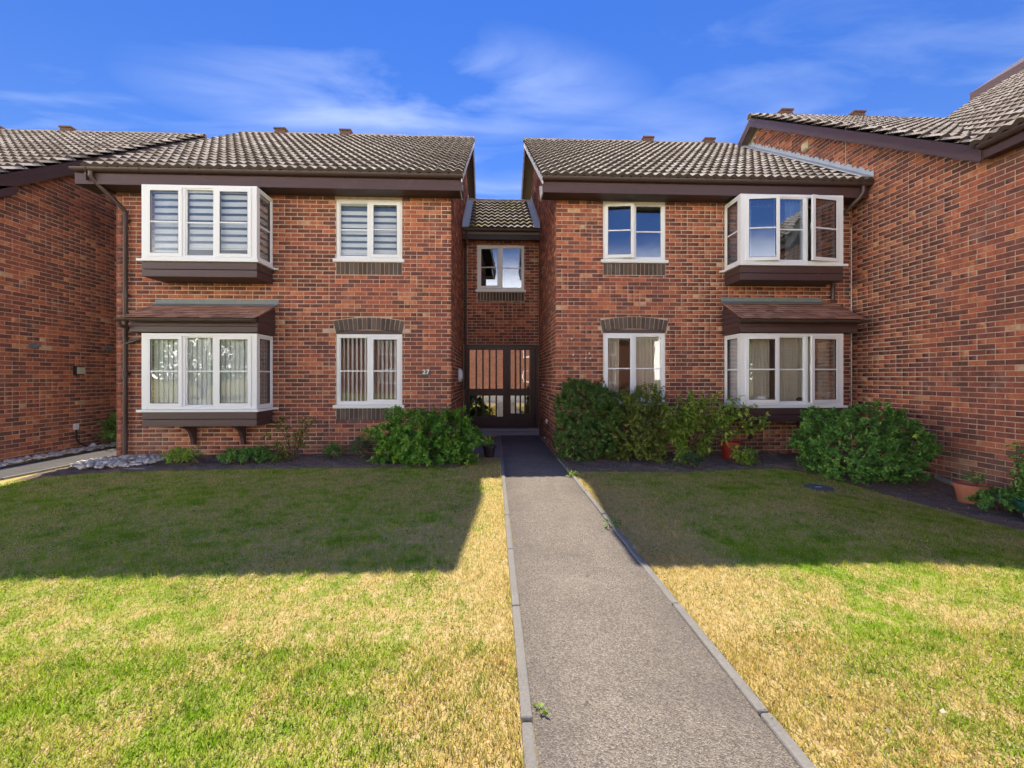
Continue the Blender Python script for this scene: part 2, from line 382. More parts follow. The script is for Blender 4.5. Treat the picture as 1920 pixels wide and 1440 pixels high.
def raw(name, V, F, mat, parent=None, tint=None, k=4, org=None, smooth=False):
    V = np.asarray(V, dtype=np.float32).reshape(-1, 3); F = np.asarray(F, dtype=np.int32).reshape(-1, k)
    if org is None:
        lo, hi = V.min(0), V.max(0); org = np.array([(lo[0]+hi[0])/2, (lo[1]+hi[1])/2, lo[2]])
    me = bpy.data.meshes.new(name)
    me.vertices.add(len(V)); me.vertices.foreach_set('co', (V-org).astype(np.float32).ravel())
    me.loops.add(F.size); me.loops.foreach_set('vertex_index', F.ravel())
    me.polygons.add(len(F)); me.polygons.foreach_set('loop_start', np.arange(0, F.size, k, dtype=np.int32))
    try: me.polygons.foreach_set('loop_total', np.full(len(F), k, dtype=np.int32))
    except Exception: pass
    if smooth: me.polygons.foreach_set('use_smooth', np.ones(len(F), dtype=bool))
    me.update(calc_edges=True)
    if tint is not None:
        at = me.attributes.new('tint', 'FLOAT', 'FACE'); at.data.foreach_set('value', np.asarray(tint, dtype=np.float32))
    return link(name, me, mat, parent, tuple(float(x) for x in org))
def thing(name, label, cat, loc=(0, 0, 0), group=None):
    o = bpy.data.objects.new(name, None); COL.objects.link(o); o.location = loc; o.empty_display_size = .2
    return tag(o, label, cat, group)
def tag(o, label, cat, group=None):
    o['label'] = label; o['category'] = cat
    if group: o['group'] = group
    return o
def struct(o): o['kind'] = 'structure'; return o
def stuff(o): o['kind'] = 'stuff'; return o

# ------------------------------------------------------------------ brick walls
class Plane:
    """vertical wall plane: u along U, n outward along N"""
    def __init__(s, o, U, N): s.o = np.array(o, float)[:2]; s.U = np.array(U, float); s.N = np.array(N, float); s.rot = math.atan2(U[1], U[0])
    def p(s, u, z, n=0.0):
        q = s.o + s.U*u + s.N*n; return (q[0], q[1], z)
    def box(s, mb, u0, u1, z0, z1, n0, n1):
        mb.hexa([s.p(u0, z0, n0), s.p(u1, z0, n0), s.p(u1, z0, n1), s.p(u0, z0, n1)],
                [s.p(u0, z1, n0), s.p(u1, z1, n0), s.p(u1, z1, n1), s.p(u0, z1, n1)])
def wall_sheet(pl, u0, u1, z0, ztop, holes, th=.11, rec=.006):
    """mortar sheet with openings and their reveals; ztop is a number or a list of (u,z) for a sloping top"""
    mb = MB(); flat = ztop if isinstance(ztop, (int, float)) else min(z for _, z in ztop)
    us = sorted({u0, u1, *[h[0] for h in holes], *[h[1] for h in holes]}); zs = sorted({z0, flat, *[h[2] for h in holes], *[h[3] for h in holes]})
    us = [u for u in us if u0 <= u <= u1]; zs = [z for z in zs if z0 <= z <= flat]
    for a, b in zip(us, us[1:]):
        for c, d in zip(zs, zs[1:]):
            um, zm = (a+b)/2, (c+d)/2
            if any(h[0] < um < h[1] and h[2] < zm < h[3] for h in holes): continue
            mb.face([pl.p(a, c, -rec), pl.p(b, c, -rec), pl.p(b, d, -rec), pl.p(a, d, -rec)])
    if not isinstance(ztop, (int, float)):
        mb.face([pl.p(u, z, -rec) for u, z in ztop])
    for a, b, c, d in holes:
        for q in (((a, c), (b, c)), ((b, c), (b, d)), ((b, d), (a, d)), ((a, d), (a, c))):
            (ua, za), (ub, zb) = q
            mb.face([pl.p(ua, za, -rec), pl.p(ub, zb, -rec), pl.p(ub, zb, -th), pl.p(ua, za, -th)])
    return mb
BL, BH, JT = .215, .065, .010
def lay_bricks(u0, u1, z0, top, rects, seed, row0=0, under=None):
    """stretcher bond; rects (ua,ub,za,zb) stay free (bricks are cut to fit), top(u) limits the height, under(u) lifts the underside (arches).
    returns (u0, u1, z0 left, z0 right, z1, whole)"""
    rnd = random.Random(seed); out = []; r = 0; z = z0; zt = max(top(u) for u in np.linspace(u0, u1, 60))
    while z + BH <= zt + .001:
        segs = [(u0, u1, z, z+BH)]
        for ua, ub, za, zb in rects:
            ns = []
            for a, b, c, d in segs:
                if zb <= c+.004 or za >= d-.004 or ub <= a or ua >= b: ns.append((a, b, c, d)); continue
                if ua > a: ns.append((a, ua-.002, c, d))
                if ub < b: ns.append((ub+.002, b, c, d))
                m0, m1 = max(a, ua), min(b, ub)
                if za-JT-c > .016: ns.append((m0, m1, c, za-JT))
                elif d-zb-JT > .016: ns.append((m0, m1, zb+JT, d))
            segs = ns
        off = 0 if (r+row0) % 2 else -.1125
        for a, b, c, d in segs:
            k = math.floor((a-u0-off)/(BL+JT)); u = u0+off+k*(BL+JT)
            while u < b-.02:
                p, q = max(u, a), min(u+BL, b)
                if q-p > .025:
                    cl_, cr_ = c, c
                    if under: cl_, cr_ = max(c, under(p, d)), max(c, under(q, d))
                    if min(top(p), top(q)) >= d-.002 and d-cl_ > .012 and d-cr_ > .012:
                        whole = abs(q-p-BL) < .001 and cl_ == cr_ == z and abs(d-z-BH) < .001
                        if whole and rnd.random() < .15:
                            m = (p+q)/2; out += [(p, m-JT/2, c, c, d, False), (m+JT/2, q, c, c, d, False)]
                        else: out.append((p, q, cl_, cr_, d, whole))
                u += BL+JT
        z += BH+JT; r += 1
    return out
def brick_mesh():
    out = []
    for k in range(4):
        rr = random.Random(k+50); mb = MB(); c = .004; h, w, d0, d1 = BH/2, BL/2, .0, .03
        j = lambda a: rr.uniform(-a, a)
        A = [(-w, d1, -h), (w, d1, -h), (w, d1, h), (-w, d1, h)]
        Bq = [(-w, d0+.004, -h), (w, d0+.004, -h), (w, d0+.004, h), (-w, d0+.004, h)]
        Cq = [(-w+c+j(.001), d0+j(.0015), -h+c+j(.001)), (w-c+j(.001), d0+j(.0015), -h+c+j(.001)), (w-c+j(.001), d0+j(.0015), h-c+j(.001)), (-w+c+j(.001), d0+j(.0015), h-c+j(.001))]
        V = A+Bq+Cq; F = []
        for o_ in (0, 4):
            for q in range(4): m = (q+1) % 4; F.append((o_+q, o_+m, o_+4+m, o_+4+q))
        F.append((8, 9, 10, 11))
        me = bpy.data.meshes.new('brick'); me.from_pydata(V, [], F); me.update(); me.materials.append(MATS['brick']); out.append(me)
    return out
BRICKS = brick_mesh()
TINTS = [(.30, .05, .30), (.55, .30, .62), (.15, .62, .82), (.04, .86, 1.0)]
def tint_rand(rnd):
    r = rnd.random(); acc = 0
    for w, a, b in [(.40, .02, .26), (.40, .26, .52), (.185, .52, .76), (.015, .82, .94)]:
        acc += w
        if r < acc: return rnd.uniform(a, b)
    return .5
def place_bricks(sets, limit=300, seed=1):
    """sets: list of (plane, wall_object, bricks). nearest whole stretchers become objects, the rest one mesh per wall"""
    rnd = random.Random(seed); allb = []
    for k, (pl, wo_, br) in enumerate(sets):
        for b in br:
            q = pl.p((b[0]+b[1])/2, b[2], 0); v = np.array(q)-CAMP; d = np.linalg.norm(v)
            face = max(0, -(pl.N[0]*v[0]+pl.N[1]*v[1])/d)
            x = (q[0]*.99912-q[1]*.0419)/(q[0]*.0419+q[1]*.99912); vis = abs(x) < 1.2 and q[1] > 0
            allb.append((-(face/d/d) if vis else 0, k, b))
    allb.sort(key=lambda t: t[0]); solo = set(); n = 0
    for sc, k, b in allb:
        if n >= limit: break
        if b[5] and sc < 0: solo.add((k, b)); n += 1
    for k, (pl, wo_, br) in enumerate(sets):
        V, F, T = [], [], []
        for b in br:
            t = tint_rand(rnd); pr = rnd.uniform(-.002, .002)
            if (k, b) in solo:
                q = pl.p((b[0]+b[1])/2, b[2]+BH/2, pr)
                o = bpy.data.objects.new('brick', BRICKS[rnd.randrange(4)]); COL.objects.link(o); o.parent = wo_
                o.location = Vector(q)-wloc(wo_); o.rotation_euler = (rnd.uniform(-.012, .012), 0, pl.rot+rnd.uniform(-.006, .006)); o['tint'] = t
                continue
            i = len(V); c = .0035; u0, u1, z0, zr, z1 = b[:5]
            V += [pl.p(u0, z0, -.03), pl.p(u1, zr, -.03), pl.p(u1, z1, -.03), pl.p(u0, z1, -.03)]
            V += [pl.p(u0+c, z0+c, pr), pl.p(u1-c, zr+c, pr), pl.p(u1-c, z1-c, pr), pl.p(u0+c, z1-c, pr)]
            for q in range(4): m = (q+1) % 4; F.append((i+q, i+m, i+4+m, i+4+q))
            F.append((i+4, i+5, i+6, i+7)); T += [t]*5
        if V: stuff(raw('brickwork', V, F, 'brick', wo_, T))
def soldiers(pl, wall, u0, u1, z0, n, rnd):
    w = (u1-u0)/n
    for k in range(n):
        mb = MB(); pl.box(mb, u0+k*w+.0065, u0+(k+1)*w-.0065, z0, z0+.213, -.03, rnd.uniform(.001, .004))
        o = obj('brick', mb, 'dark_brick', wall); o['tint'] = rnd.random()
def arch(pl, wall, uc, half, zs, rise, n, rnd):
    Rr = (half*half+rise*rise)/(2*rise); zc = zs+rise-Rr; A = math.asin(half/Rr); h = .215
    for k in range(n):
        a0 = -A+2*A*k/n+.0022; a1 = -A+2*A*(k+1)/n-.0022; pr = rnd.uniform(.001, .004)
        q = [(uc+r*math.sin(a), zc+r*math.cos(a)) for r, a in ((Rr, a0), (Rr, a1), (Rr+h, a1), (Rr+h, a0))]
        mb = MB(); mb.hexa([pl.p(u, z, -.03) for u, z in q], [pl.p(u, z, pr) for u, z in q])
        o = obj('brick', mb, 'dark_brick', wall); o['tint'] = rnd.random()
    return Rr, zc, A

# ------------------------------------------------------------------ roof tiles (double-roll interlocking)
TW, TG, TL = .332, .345, .42
def tile_mesh(name, mat):
    V, F = [], []; nx = 14
    prof = [(TW*i/nx, .040*(0.5-0.5*math.cos(2*math.pi*2*i/nx))**.9) for i in range(nx+1)]
    for y, lift in ((0, .066), (.03, .068), (TL, .002)):
        for x, z in prof: V.append((x-TW/2, y, z+lift))
    for x, z in prof: V.append((x-TW/2, .002, z+lift if False else z*.9+.004))
    n = nx+1
    for i in range(nx):
        F += [(i, i+1, n+i+1, n+i), (n+i, n+i+1, 2*n+i+1, 2*n+i), (3*n+i, 3*n+i+1, i+1, i)]
    me = bpy.data.meshes.new(name); me.from_pydata(V, [], F); me.update()
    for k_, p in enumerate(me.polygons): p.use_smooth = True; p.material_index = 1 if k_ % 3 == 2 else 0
    me.materials.append(MATS[mat]); me.materials.append(MATS['tile_edge_shade'])
    if hasattr(me, 'set_sharp_from_angle'): me.set_sharp_from_angle(angle=R(50))
    return me
TILES = {m: tile_mesh('tile', m) for m in ('roof_tile', 'roof_tile_mossy')}
def tile_slope(roof, O, U, S, width, length, mat='roof_tile', keep=None, limit=300, seed=3):
    rnd = random.Random(seed); O = np.array(O); U = np.array(U, float); S = np.array(S, float); N = np.cross(U, S); N /= np.linalg.norm(N)
    nc = max(1, round(width/TW)); nr = max(1, int(math.ceil(length/TG-.25))); sx = width/(nc*TW); sy = length/(nr*TG)
    M3 = Matrix((U*sx, S*sy, N)).transposed(); me = TILES[mat]
    lst = []
    for r in range(nr):
        for c in range(nc):
            P = O + U*(c+.5)*TW*sx + S*r*TG*sy
            if keep is None or keep(P + S*.17): lst.append((np.linalg.norm(P-CAMP), tuple(P)))
    lst.sort(); V0 = np.array([v.co[:] for v in me.vertices]); F0 = np.array([p.vertices[:] for p in me.polygons]); VV, FF, TT = [], [], []
    for k, (d, P) in enumerate(lst):
        t = rnd.random(); jit = rnd.uniform(-.004, .004)
        if k < limit:
            o = bpy.data.objects.new('tile', me); COL.objects.link(o); o.parent = roof
            m = M3.to_4x4(); m.translation = Vector(P)+Vector(N*jit)-wloc(roof); o.matrix_local = m; o['tint'] = t
        else:
            W = np.array(P)+N*jit + V0[:, :1]*U*sx + V0[:, 1:2]*S*sy + V0[:, 2:3]*N
            FF.append(F0+len(VV)*len(V0)); VV.append(W); TT += [t]*len(F0)
    if VV:
        o = stuff(raw('roof_tiles', np.concatenate(VV), np.concatenate(FF), mat, roof, TT, smooth=True)); o.data.materials.append(MATS['tile_edge_shade'])
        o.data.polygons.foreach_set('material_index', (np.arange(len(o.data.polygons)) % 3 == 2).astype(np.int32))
def half_round(mb, a, b, r, seg=8, up=True, th=.0):
    a, b = Vector(a), Vector(b); d = (b-a).normalized(); s = d.cross(Vector((0, 0, 1))).normalized(); base = len(mb.v)
    for p in (a, b):
        for rr in (r, r-.012):
            for j in range(seg+1):
                t = math.pi*j/seg; mb.v.append(tuple(p + s*math.cos(t)*rr + Vector((0, 0, (1 if up else -1)*math.sin(t)*rr))))
    n = seg+1
    for j in range(seg):
        mb.f += [(base+j, base+j+1, base+2*n+j+1, base+2*n+j), (base+n+j, base+n+j+1, base+3*n+j+1, base+3*n+j),
                 (base+j, base+j+1, base+n+j+1, base+n+j), (base+2*n+j, base+2*n+j+1, base+3*n+j+1, base+3*n+j)]
    mb.f += [(base, base+n, base+3*n, base+2*n), (base+seg, base+n+seg, base+3*n+seg, base+2*n+seg)]
def ridge_tiles(roof, a, b, mat='roof_tile', r=.105):
    a, b = Vector(a), Vector(b); L = (b-a).length; n = max(1, round(L/.45)); rnd = random.Random(int(L*100))
    for k in range(n):
        mb = MB(); j = rnd.uniform(-.004, .004)
        half_round(mb, a+(b-a)*(k/n)+Vector((0, 0, j)), a+(b-a)*((k+.985)/n)+Vector((0, 0, j)), r); o = obj('ridge_tile', mb, mat, roof, True); o['tint'] = rnd.random()*.6
def ridge_vent(roof, x, y, z):
    mb = MB(); mb.prism_x([(y-.14, z-.12), (y+.14, z-.12), (y+.12, z+.03), (y-.12, z+.03)], x-.14, x+.14); mb.box(x-.16, x+.16, y-.15, y+.15, z+.031, z+.07)
    obj('ridge_vent', mb, 'vent_clay', roof)
TP = .6745; SL = np.array([0, 1, TP])/math.hypot(1, TP); SD = np.array([0, -1, TP])/math.hypot(1, TP)
def gutter(parent, a, b, r=.058, brackets=True):
    mb = MB(); half_round(mb, a, b, r, 10, False); g = obj('gutter', mb, 'brown_plastic', parent, True)
    a, b = Vector(a), Vector(b); L = (b-a).length; n = max(2, int(L/.9)); d = (b-a)/L
    for k in range(n+1):
        p = a+(b-a)*((k+.3)/(n+.6)); mb = MB(); half_round(mb, p-d*.014, p+d*.014, r+.007, 8, False); obj('gutter_bracket', mb, 'brown_plastic', g, True)
    return g
def pipe(parent, pts, r=.034, clips=(), name='downpipe', mat='brown_plastic'):
    mb = MB(); mb.tube(pts, r, 12); p = obj(name, mb, mat, parent, True)
    for c, n in clips:
        mb = MB(); mb.tube([(c[0], c[1], c[2]-.035), (c[0], c[1], c[2]+.035)], r+.011, 12)
        nx, ny = n; mb.box(c[0]-.05 if not nx else min(c[0], c[0]+nx*.05), c[0]+.05 if not nx else max(c[0], c[0]+nx*.05), min(c[1], c[1]+ny*.05)-(0 if ny else .05), max(c[1], c[1]+ny*.05)+(0 if ny else .05), c[2]-.02, c[2]+.02)
        obj('pipe_clip', mb, mat, p)
    return p

# ------------------------------------------------------------------ windows
def rect_frame(pl, mb, u0, u1, z0, z1, w, n0, n1):
    pl.box(mb, u0, u1, z0, z0+w, n0, n1); pl.box(mb, u0, u1, z1-w, z1, n0, n1)
    pl.box(mb, u0, u0+w, z0+w, z1-w, n0, n1); pl.box(mb, u1-w, u1, z0+w, z1-w, n0, n1)
def bevel(o, w=.004, seg=2):
    m = o.modifiers.new('bevel', 'BEVEL'); m.width = w; m.segments = seg; m.limit_method = 'ANGLE'; return o
def pane(pl, parent, u0, u1, z0, z1, n, bar=True, zbar=None, mat=None):
    mat = mat or GL[0]
    mb = MB(); pl.box(mb, u0-.004, u1+.004, z0-.004, z1+.004, n-.012, n); obj('pane', mb, mat, parent)
    if bar:
        zb = zbar if zbar else (z0+z1)/2; mb = MB(); pl.box(mb, u0, u1, zb-.011, zb+.011, n+.002, n+.009); obj('glazing_bar', mb, 'upvc_bar', parent)
def light(pl, win, u0, u1, z0, z1, kind, nf, hinge=None, ang=0, zbar=None):
    """one light of a window; fixed, or a sash proud of the frame (opened about its hinge side when ang>0)"""
    if kind == 'fixed':
        mb = MB(); rect_frame(pl, mb, u0, u1, z0, z1, .018, nf-.045, nf-.012); bevel(obj('bead', mb, 'upvc', win), .003)
        pane(pl, win, u0+.018, u1-.018, z0+.018, z1-.018, nf-.03, True, zbar); return
    q = pl
    if ang:
        a = R(ang); hu = u0 if hinge == 'l' else u1; sg = 1 if hinge == 'l' else -1
        O = np.array(pl.p(hu, 0, nf)[:2]); U2 = pl.U*math.cos(a)+pl.N*math.sin(a)*sg; N2 = pl.N*math.cos(a)-pl.U*math.sin(a)*sg
        q = Plane(O-U2*hu-N2*nf, U2, N2)
    s0, s1, t0, t1 = u0-.014, u1+.014, z0-.014, z1+.014; n1 = nf+.016; n0 = nf-.03 if not ang else nf-.022
    mb = MB(); rect_frame(q, mb, s0, s1, t0, t1, .062, n0, n1); s = bevel(obj('sash', mb, 'upvc', win), .005)
    # the pane and bar of a sash stay children of the window
    mb = MB(); rect_frame(q, mb, s0+.062, s1-.062, t0+.062, t1-.062, .006, n1-.02, n1-.006); obj('gasket', mb, 'gasket', win)
    pane(q, win, s0+.066, s1-.066, t0+.066, t1-.066, n1-.012, True, zbar)
    mb = MB(); hu = (s1-.045) if hinge == 'l' else (s0+.015); zc = (t0+t1)/2
    q.box(mb, hu, hu+.03, zc-.02, zc+.10, n0-.02, n0-.002); obj('handle', mb, 'upvc', win)
def room(house, pl, u0, u1, z0, z1, depth=2.6, mat='room_wall', n=-.125):
    mb = MB(); a, b, c, d = u0-.35, u1+.35, z0-.5, z1+.25
    P = lambda u, z, k: pl.p(u, z, k)
    m = n-depth
    mb.face([P(a, c, m), P(b, c, m), P(b, d, m), P(a, d, m)]); mb.face([P(a, c, n), P(b, c, n), P(b, c, m), P(a, c, m)])
    mb.face([P(a, d, n), P(b, d, n), P(b, d, m), P(a, d, m)]); mb.face([P(a, c, n), P(a, d, n), P(a, d, m), P(a, c, m)]); mb.face([P(b, c, n), P(b, d, n), P(b, d, m), P(b, c, m)])
    for x0, x1, y0, y1 in ((a, u0, c, d), (u1, b, c, d), (u0, u1, c, z0), (u0, u1, z1, d)):
        mb.face([P(x0, y0, n), P(x1, y0, n), P(x1, y1, n), P(x0, y1, n)])
    obj('room', mb, mat, house)
def small_window(house, pl, u0, u1, z0, z1, left, right, kw_l={}, kw_r={}, zbar=None):
    nf = -.022; mb = MB(); w = .05; rect_frame(pl, mb, u0, u1, z0, z1, w, nf-.065, nf)
    um = (u0+u1)/2; pl.box(mb, um-.028, um+.028, z0+w, z1-w, nf-.064, nf-.001)
    win = bevel(obj('window', mb, 'upvc', house), .004)
    light(pl, win, u0+w, um-.028, z0+w, z1-w, left, nf, zbar=zbar, **kw_l); light(pl, win, um+.028, u1-w, z0+w, z1-w, right, nf, zbar=zbar, **kw_r)
    mb = MB(); pl.box(mb, u0-.045, u1+.045, z0-.045, z0-.002, nf-.06, .045); pl.box(mb, u0-.045, u1+.045, z0-.06, z0-.046, .03, .045)
    bevel(obj('sill', mb, 'upvc', win), .004); return win
FY, BAYD = 8.0, .54
def bay(house, pl, u0, u1, z0, z1, opens=(None, None), zsoff=None):
    """square bay: frame mesh with front and side lights, posts, head, sill"""
    n = BAYD; fr = Plane(pl.o+pl.N*n, pl.U, pl.N); mb = MB(); P = .10; hw = .055
    # corner posts
    for a, b in ((u0, u0+P), (u1-P, u1)): pl.box(mb, a, b, z0, z1, n-P, n)
    w1 = .575; m1, m2 = u0+P+w1, u1-P-w1
    for a, b in ((u0+P, u1-P),): pl.box(mb, a, b, z0, z0+hw, n-.066, n-.002); pl.box(mb, a, b, z1-hw, z1, n-.066, n-.002)
    for m in (m1, m2): pl.box(mb, m-.028, m+.028, z0+hw, z1-hw, n-.066, n-.003)
    for a, b in ((u0, u0+.06), (u1-.06, u1)):
        pl.box(mb, a+.002, b-.002, z0, z0+hw, .0, n-P); pl.box(mb, a+.002, b-.002, z1-hw, z1, .0, n-P); pl.box(mb, a+.002, b-.002, z0+hw, z1-hw, .0, .05)
    win = bevel(obj('bay_window', mb, 'upvc', house), .005)
    ks = []
    for (a, b), kind, hg, op in (((u0+P, m1-.028), 'sash', 'l', opens[0]), ((m1+.028, m2-.028), 'fixed', None, None), ((m2+.028, u1-P), 'sash', 'r', opens[1])):
        light(fr, win, a, b, z0+hw, z1-hw, kind, -.002, hinge=hg, ang=op or 0)
    for uu, U2, N2 in ((u0, -pl.N, -pl.U), (u1, pl.N, pl.U)):
        # side light, measured along the projection
        if uu == u0: q = Plane(pl.o+pl.U*u0+pl.N*n, U2, N2); a, b = P, n-.05
        else: q = Plane(pl.o+pl.U*u1, U2, N2); a, b = .05, n-P
        mb = MB(); rect_frame(q, mb, a, b, z0+hw, z1-hw, .022, -.05, -.012); bevel(obj('bead', mb, 'upvc', win), .003)
        mb = MB(); rect_frame(q, mb, a+.022, b-.022, z0+hw+.022, z1-hw-.022, .006, -.04, -.02); obj('gasket', mb, 'gasket', win)
        pane(q, win, a+.026, b-.026, z0+hw+.026, z1-hw-.026, -.03, True, (z0+z1)/2)
    mb = MB(); s = .05
    pl.box(mb, u0-s, u1+s, z0-.042, z0-.002, n-.14, n+s); pl.box(mb, u0-s, u0+.08, z0-.042, z0-.002, .002, n-.14); pl.box(mb, u1-.08, u1+s, z0-.042, z0-.002, .002, n-.14)
    pl.box(mb, u0-s-.05, u0-s, z0-.040, z0-.006, .002, .05); pl.box(mb, u1+s, u1+s+.05, z0-.040, z0-.006, .002, .05)
    bevel(obj('sill', mb, 'upvc', win), .005)
    # boarding below the sill: two shiplap boards per face and a soffit board
    zb = z0-.044; bh = .125
    for k in range(2):
        t1, t0 = zb-k*bh, zb-(k+1)*bh+.006; pr = -.004*k
        mb = MB(); pl.box(mb, u0+.002, u1-.002, t0, t1, n-.03, n+pr-.004); bevel(obj('board', mb, 'brown_timber', win), .006)
        for uu, sg in ((u0, 1), (u1, -1)):
            mb = MB(); a, b = sorted((uu+sg*.004, uu+sg*.03)); pl.box(mb, a, b, t0, t1, .002, n-.03); bevel(obj('board', mb, 'brown_timber', win), .006)
    mb = MB(); pl.box(mb, u0+.03, u1-.03, zb-2*bh+.012, zb-2*bh+.024, .002, n-.03); obj('soffit_board', mb, 'dark_board', win)
    mb = MB(); pl.box(mb, u0+.03, u1-.03, z0-.03, z0-.004, -.12, n-.14); obj('inner_sill', mb, 'upvc', win)
    return win
def bracket(house, pl, u, ztop):
    mb = MB(); prof = [(.002, ztop), (.36, ztop), (.35, ztop-.05), (.24, ztop-.07), (.15, ztop-.14), (.09, ztop-.26), (.075, ztop-.37), (.002, ztop-.37)]
    mb.hexa([pl.p(u-.03, z, n) for n, z in prof], [pl.p(u+.03, z, n) for n, z in prof]); bevel(obj('bracket', mb, 'brown_timber', house), .004)
def canopy(house, pl, u0, u1, zbay, ztop, lead_r, seed):
    """lean-to roof of plain tiles over the ground floor bay"""
    n1 = .70; ze = zbay+.235; zt = ztop-.10; rnd = random.Random(seed)
    mb = MB(); prof = [(.002, zbay+.012), (BAYD+.03, zbay+.012), (BAYD+.03, ze-.03), (n1-.01, ze-.03), (n1-.01, ze-.012), (.002, zt-.03)]
    mb.hexa([pl.p(u0+.05, z, n) for n, z in prof], [pl.p(u1-.05, z, n) for n, z in prof]); can = obj('canopy', mb, 'dark_board', house)
    for k in range(2):                      # fascia boards on the front and cladding on the cheeks
        a, b = zbay+.014+k*.10, zbay+.014+(k+1)*.10-.005
        mb = MB(); pl.box(mb, u0+.03, u1-.03, a, b, BAYD+.032, BAYD+.052-.004*k); bevel(obj('board', mb, 'brown_timber', can), .005)
    nb = 5
    for uu in (u0+.028, u1-.048):
        for k in range(nb):
            a, b = zbay+.012+k*.095, zbay+.012+(k+1)*.095-.004
            lim = lambda z: min(BAYD+.03, n1-(z-ze)/(zt-ze)*n1-.03) if z > ze-.03 else BAYD+.03
            na, nb2 = lim(a), lim(b)
            if nb2 < .06: continue
            mb = MB(); q = [(.002, a), (na, a), (nb2, b), (.002, b)]
            mb.hexa([pl.p(uu, z, n) for n, z in q], [pl.p(uu+.018, z, n) for n, z in q]); obj('board', mb, 'brown_timber', can)
    L = math.hypot(n1, zt-ze); gau = .105; nr = int(L/gau)+1; tw = .167; nc = int((u1-u0)/tw)
    sy = (zt-ze)/L; sn = n1/L
    w = (u1-u0)/nc
    for r in range(nr):
        for c in range(-1 if r % 2 else 0, nc):
            a, b = u0+(c+(.5 if r % 2 else 0))*w, u0+(c+1+(.5 if r % 2 else 0))*w; a, b = max(a, u0)+.0015, min(b, u1)-.0015
            if b-a < .03: continue
            s0, s1 = r*gau-.02, min(r*gau+.16, L); l0, l1 = .026+rnd.uniform(-.002, .003), .006
            pt = lambda u, s, l: pl.p(u, ze+s*sy+l*sn, n1-s*sn+l*sy)
            mb = MB(); mb.hexa([pt(a, s0, l0-.012), pt(b, s0, l0-.012), pt(b, s1, l1-.012), pt(a, s1, l1-.012)], [pt(a, s0, l0), pt(b, s0, l0), pt(b, s1, l1), pt(a, s1, l1)])
            obj('tile', mb, 'plain_tile', can)['tint'] = rnd.random()
    x = u0+.0; k = 0
    while x < lead_r-.02:                   # lead flashing in laps
        y = min(x+rnd.uniform(.3, .42), lead_r); mb = MB(); j = .002*(k % 2)
        pl.box(mb, x, y+.012, zt-.02, ztop+rnd.uniform(-.006, .01), .001, .007+j)
        pt = lambda u, s, l: pl.p(u, ze+s*sy+l*sn, n1-s*sn+l*sy)
        mb.hexa([pt(x, L-.13, .030+j), pt(y+.012, L-.13, .030+j), pt(y+.012, L+.0, .022+j), pt(x, L+.0, .022+j)], [pt(x, L-.13, .035+j), pt(y+.012, L-.13, .035+j), pt(y+.012, L+.0, .030+j), pt(x, L+.0, .030+j)])
        obj('flashing', mb, 'lead_dark', can); x = y; k += 1
    g0, g1 = pl.p(u0-.06, ze-.02, n1+.045), pl.p(u1+.02, ze-.02, n1+.045)
    gutter(can, g0, g1, .045) if False else None
    mb = MB(); half_round(mb, g0, g1, .045, 10, False); obj('gutter', mb, 'brown_plastic', can, True)
    for k in range(4):
        u = u0+.12+k*(u1-u0-.24)/3; mb = MB(); half_round(mb, pl.p(u-.012, ze-.02, n1+.045), pl.p(u+.012, ze-.02, n1+.045), .052, 8, False); obj('gutter_bracket', mb, 'brown_plastic', can, True)
    return can

# ------------------------------------------------------------------ ground
def S(t): t = np.clip(t, 0, 1); return t*t*(3-2*t)
def gz(x, y):
    return -.17*S((np.asarray(x, float)-3.0)/3.2)*S((7.7-np.asarray(y, float))/2.4)*S((np.asarray(y, float)+2)/3)
def grid_sheet(name, xs, ys, zf, mat):
    X, Y = np.meshgrid(xs, ys); Z = zf(X, Y); n = len(xs)
    V = np.stack([X, Y, Z], -1).reshape(-1, 3)
    i = (np.arange(len(ys)-1)[:, None]*n+np.arange(n-1)[None]).ravel(); F = np.stack([i, i+1, i+n+1, i+n], -1)
    return raw(name, V, F, mat, smooth=True, org=np.zeros(3))
xs = np.unique(np.concatenate([np.array([-400, -200, -100, -60, -30, -18]), np.linspace(-12, 12, 97), np.array([18, 30, 60, 100, 200, 400])]))
ys = np.unique(np.concatenate([np.array([-400, -200, -100, -60, -30, -18, -10, -6, -4]), np.linspace(-2, 12, 57), np.array([18, 30, 60, 100, 200, 400])]))
struct(grid_sheet('ground', xs, ys, gz, 'lawn_ground'))
def bed_edge_left(x):
    return np.interp(x, [-7.0, -6.73, -6.22, -5.15, -4.38, -2.76, -.62, -.45, -.25, .15], [6.1, 6.35, 6.78, 6.95, 7.0, 7.05, 6.98, 7.25, 7.85, 7.95])
def bed_edge_right(x):
    return np.interp(x, [1.15, 1.3, 2.9, 4.0, 4.6, 4.95, 5.15, 5.3, 5.4, 5.6, 7], [6.9, 6.63, 6.5, 6.72, 6.85, 6.6, 6.1, 5.5, 4.9, 3.6, 1.0])
def n2(x, y, s):
    return (np.sin(x*s*1.7+y*s*2.3)+np.sin(x*s*3.1-y*s*1.3+1.7)+np.sin(x*s*5.3+y*s*4.1+.6)*.6+np.sin(-x*s*7.7+y*s*8.9)*.5)/3.1
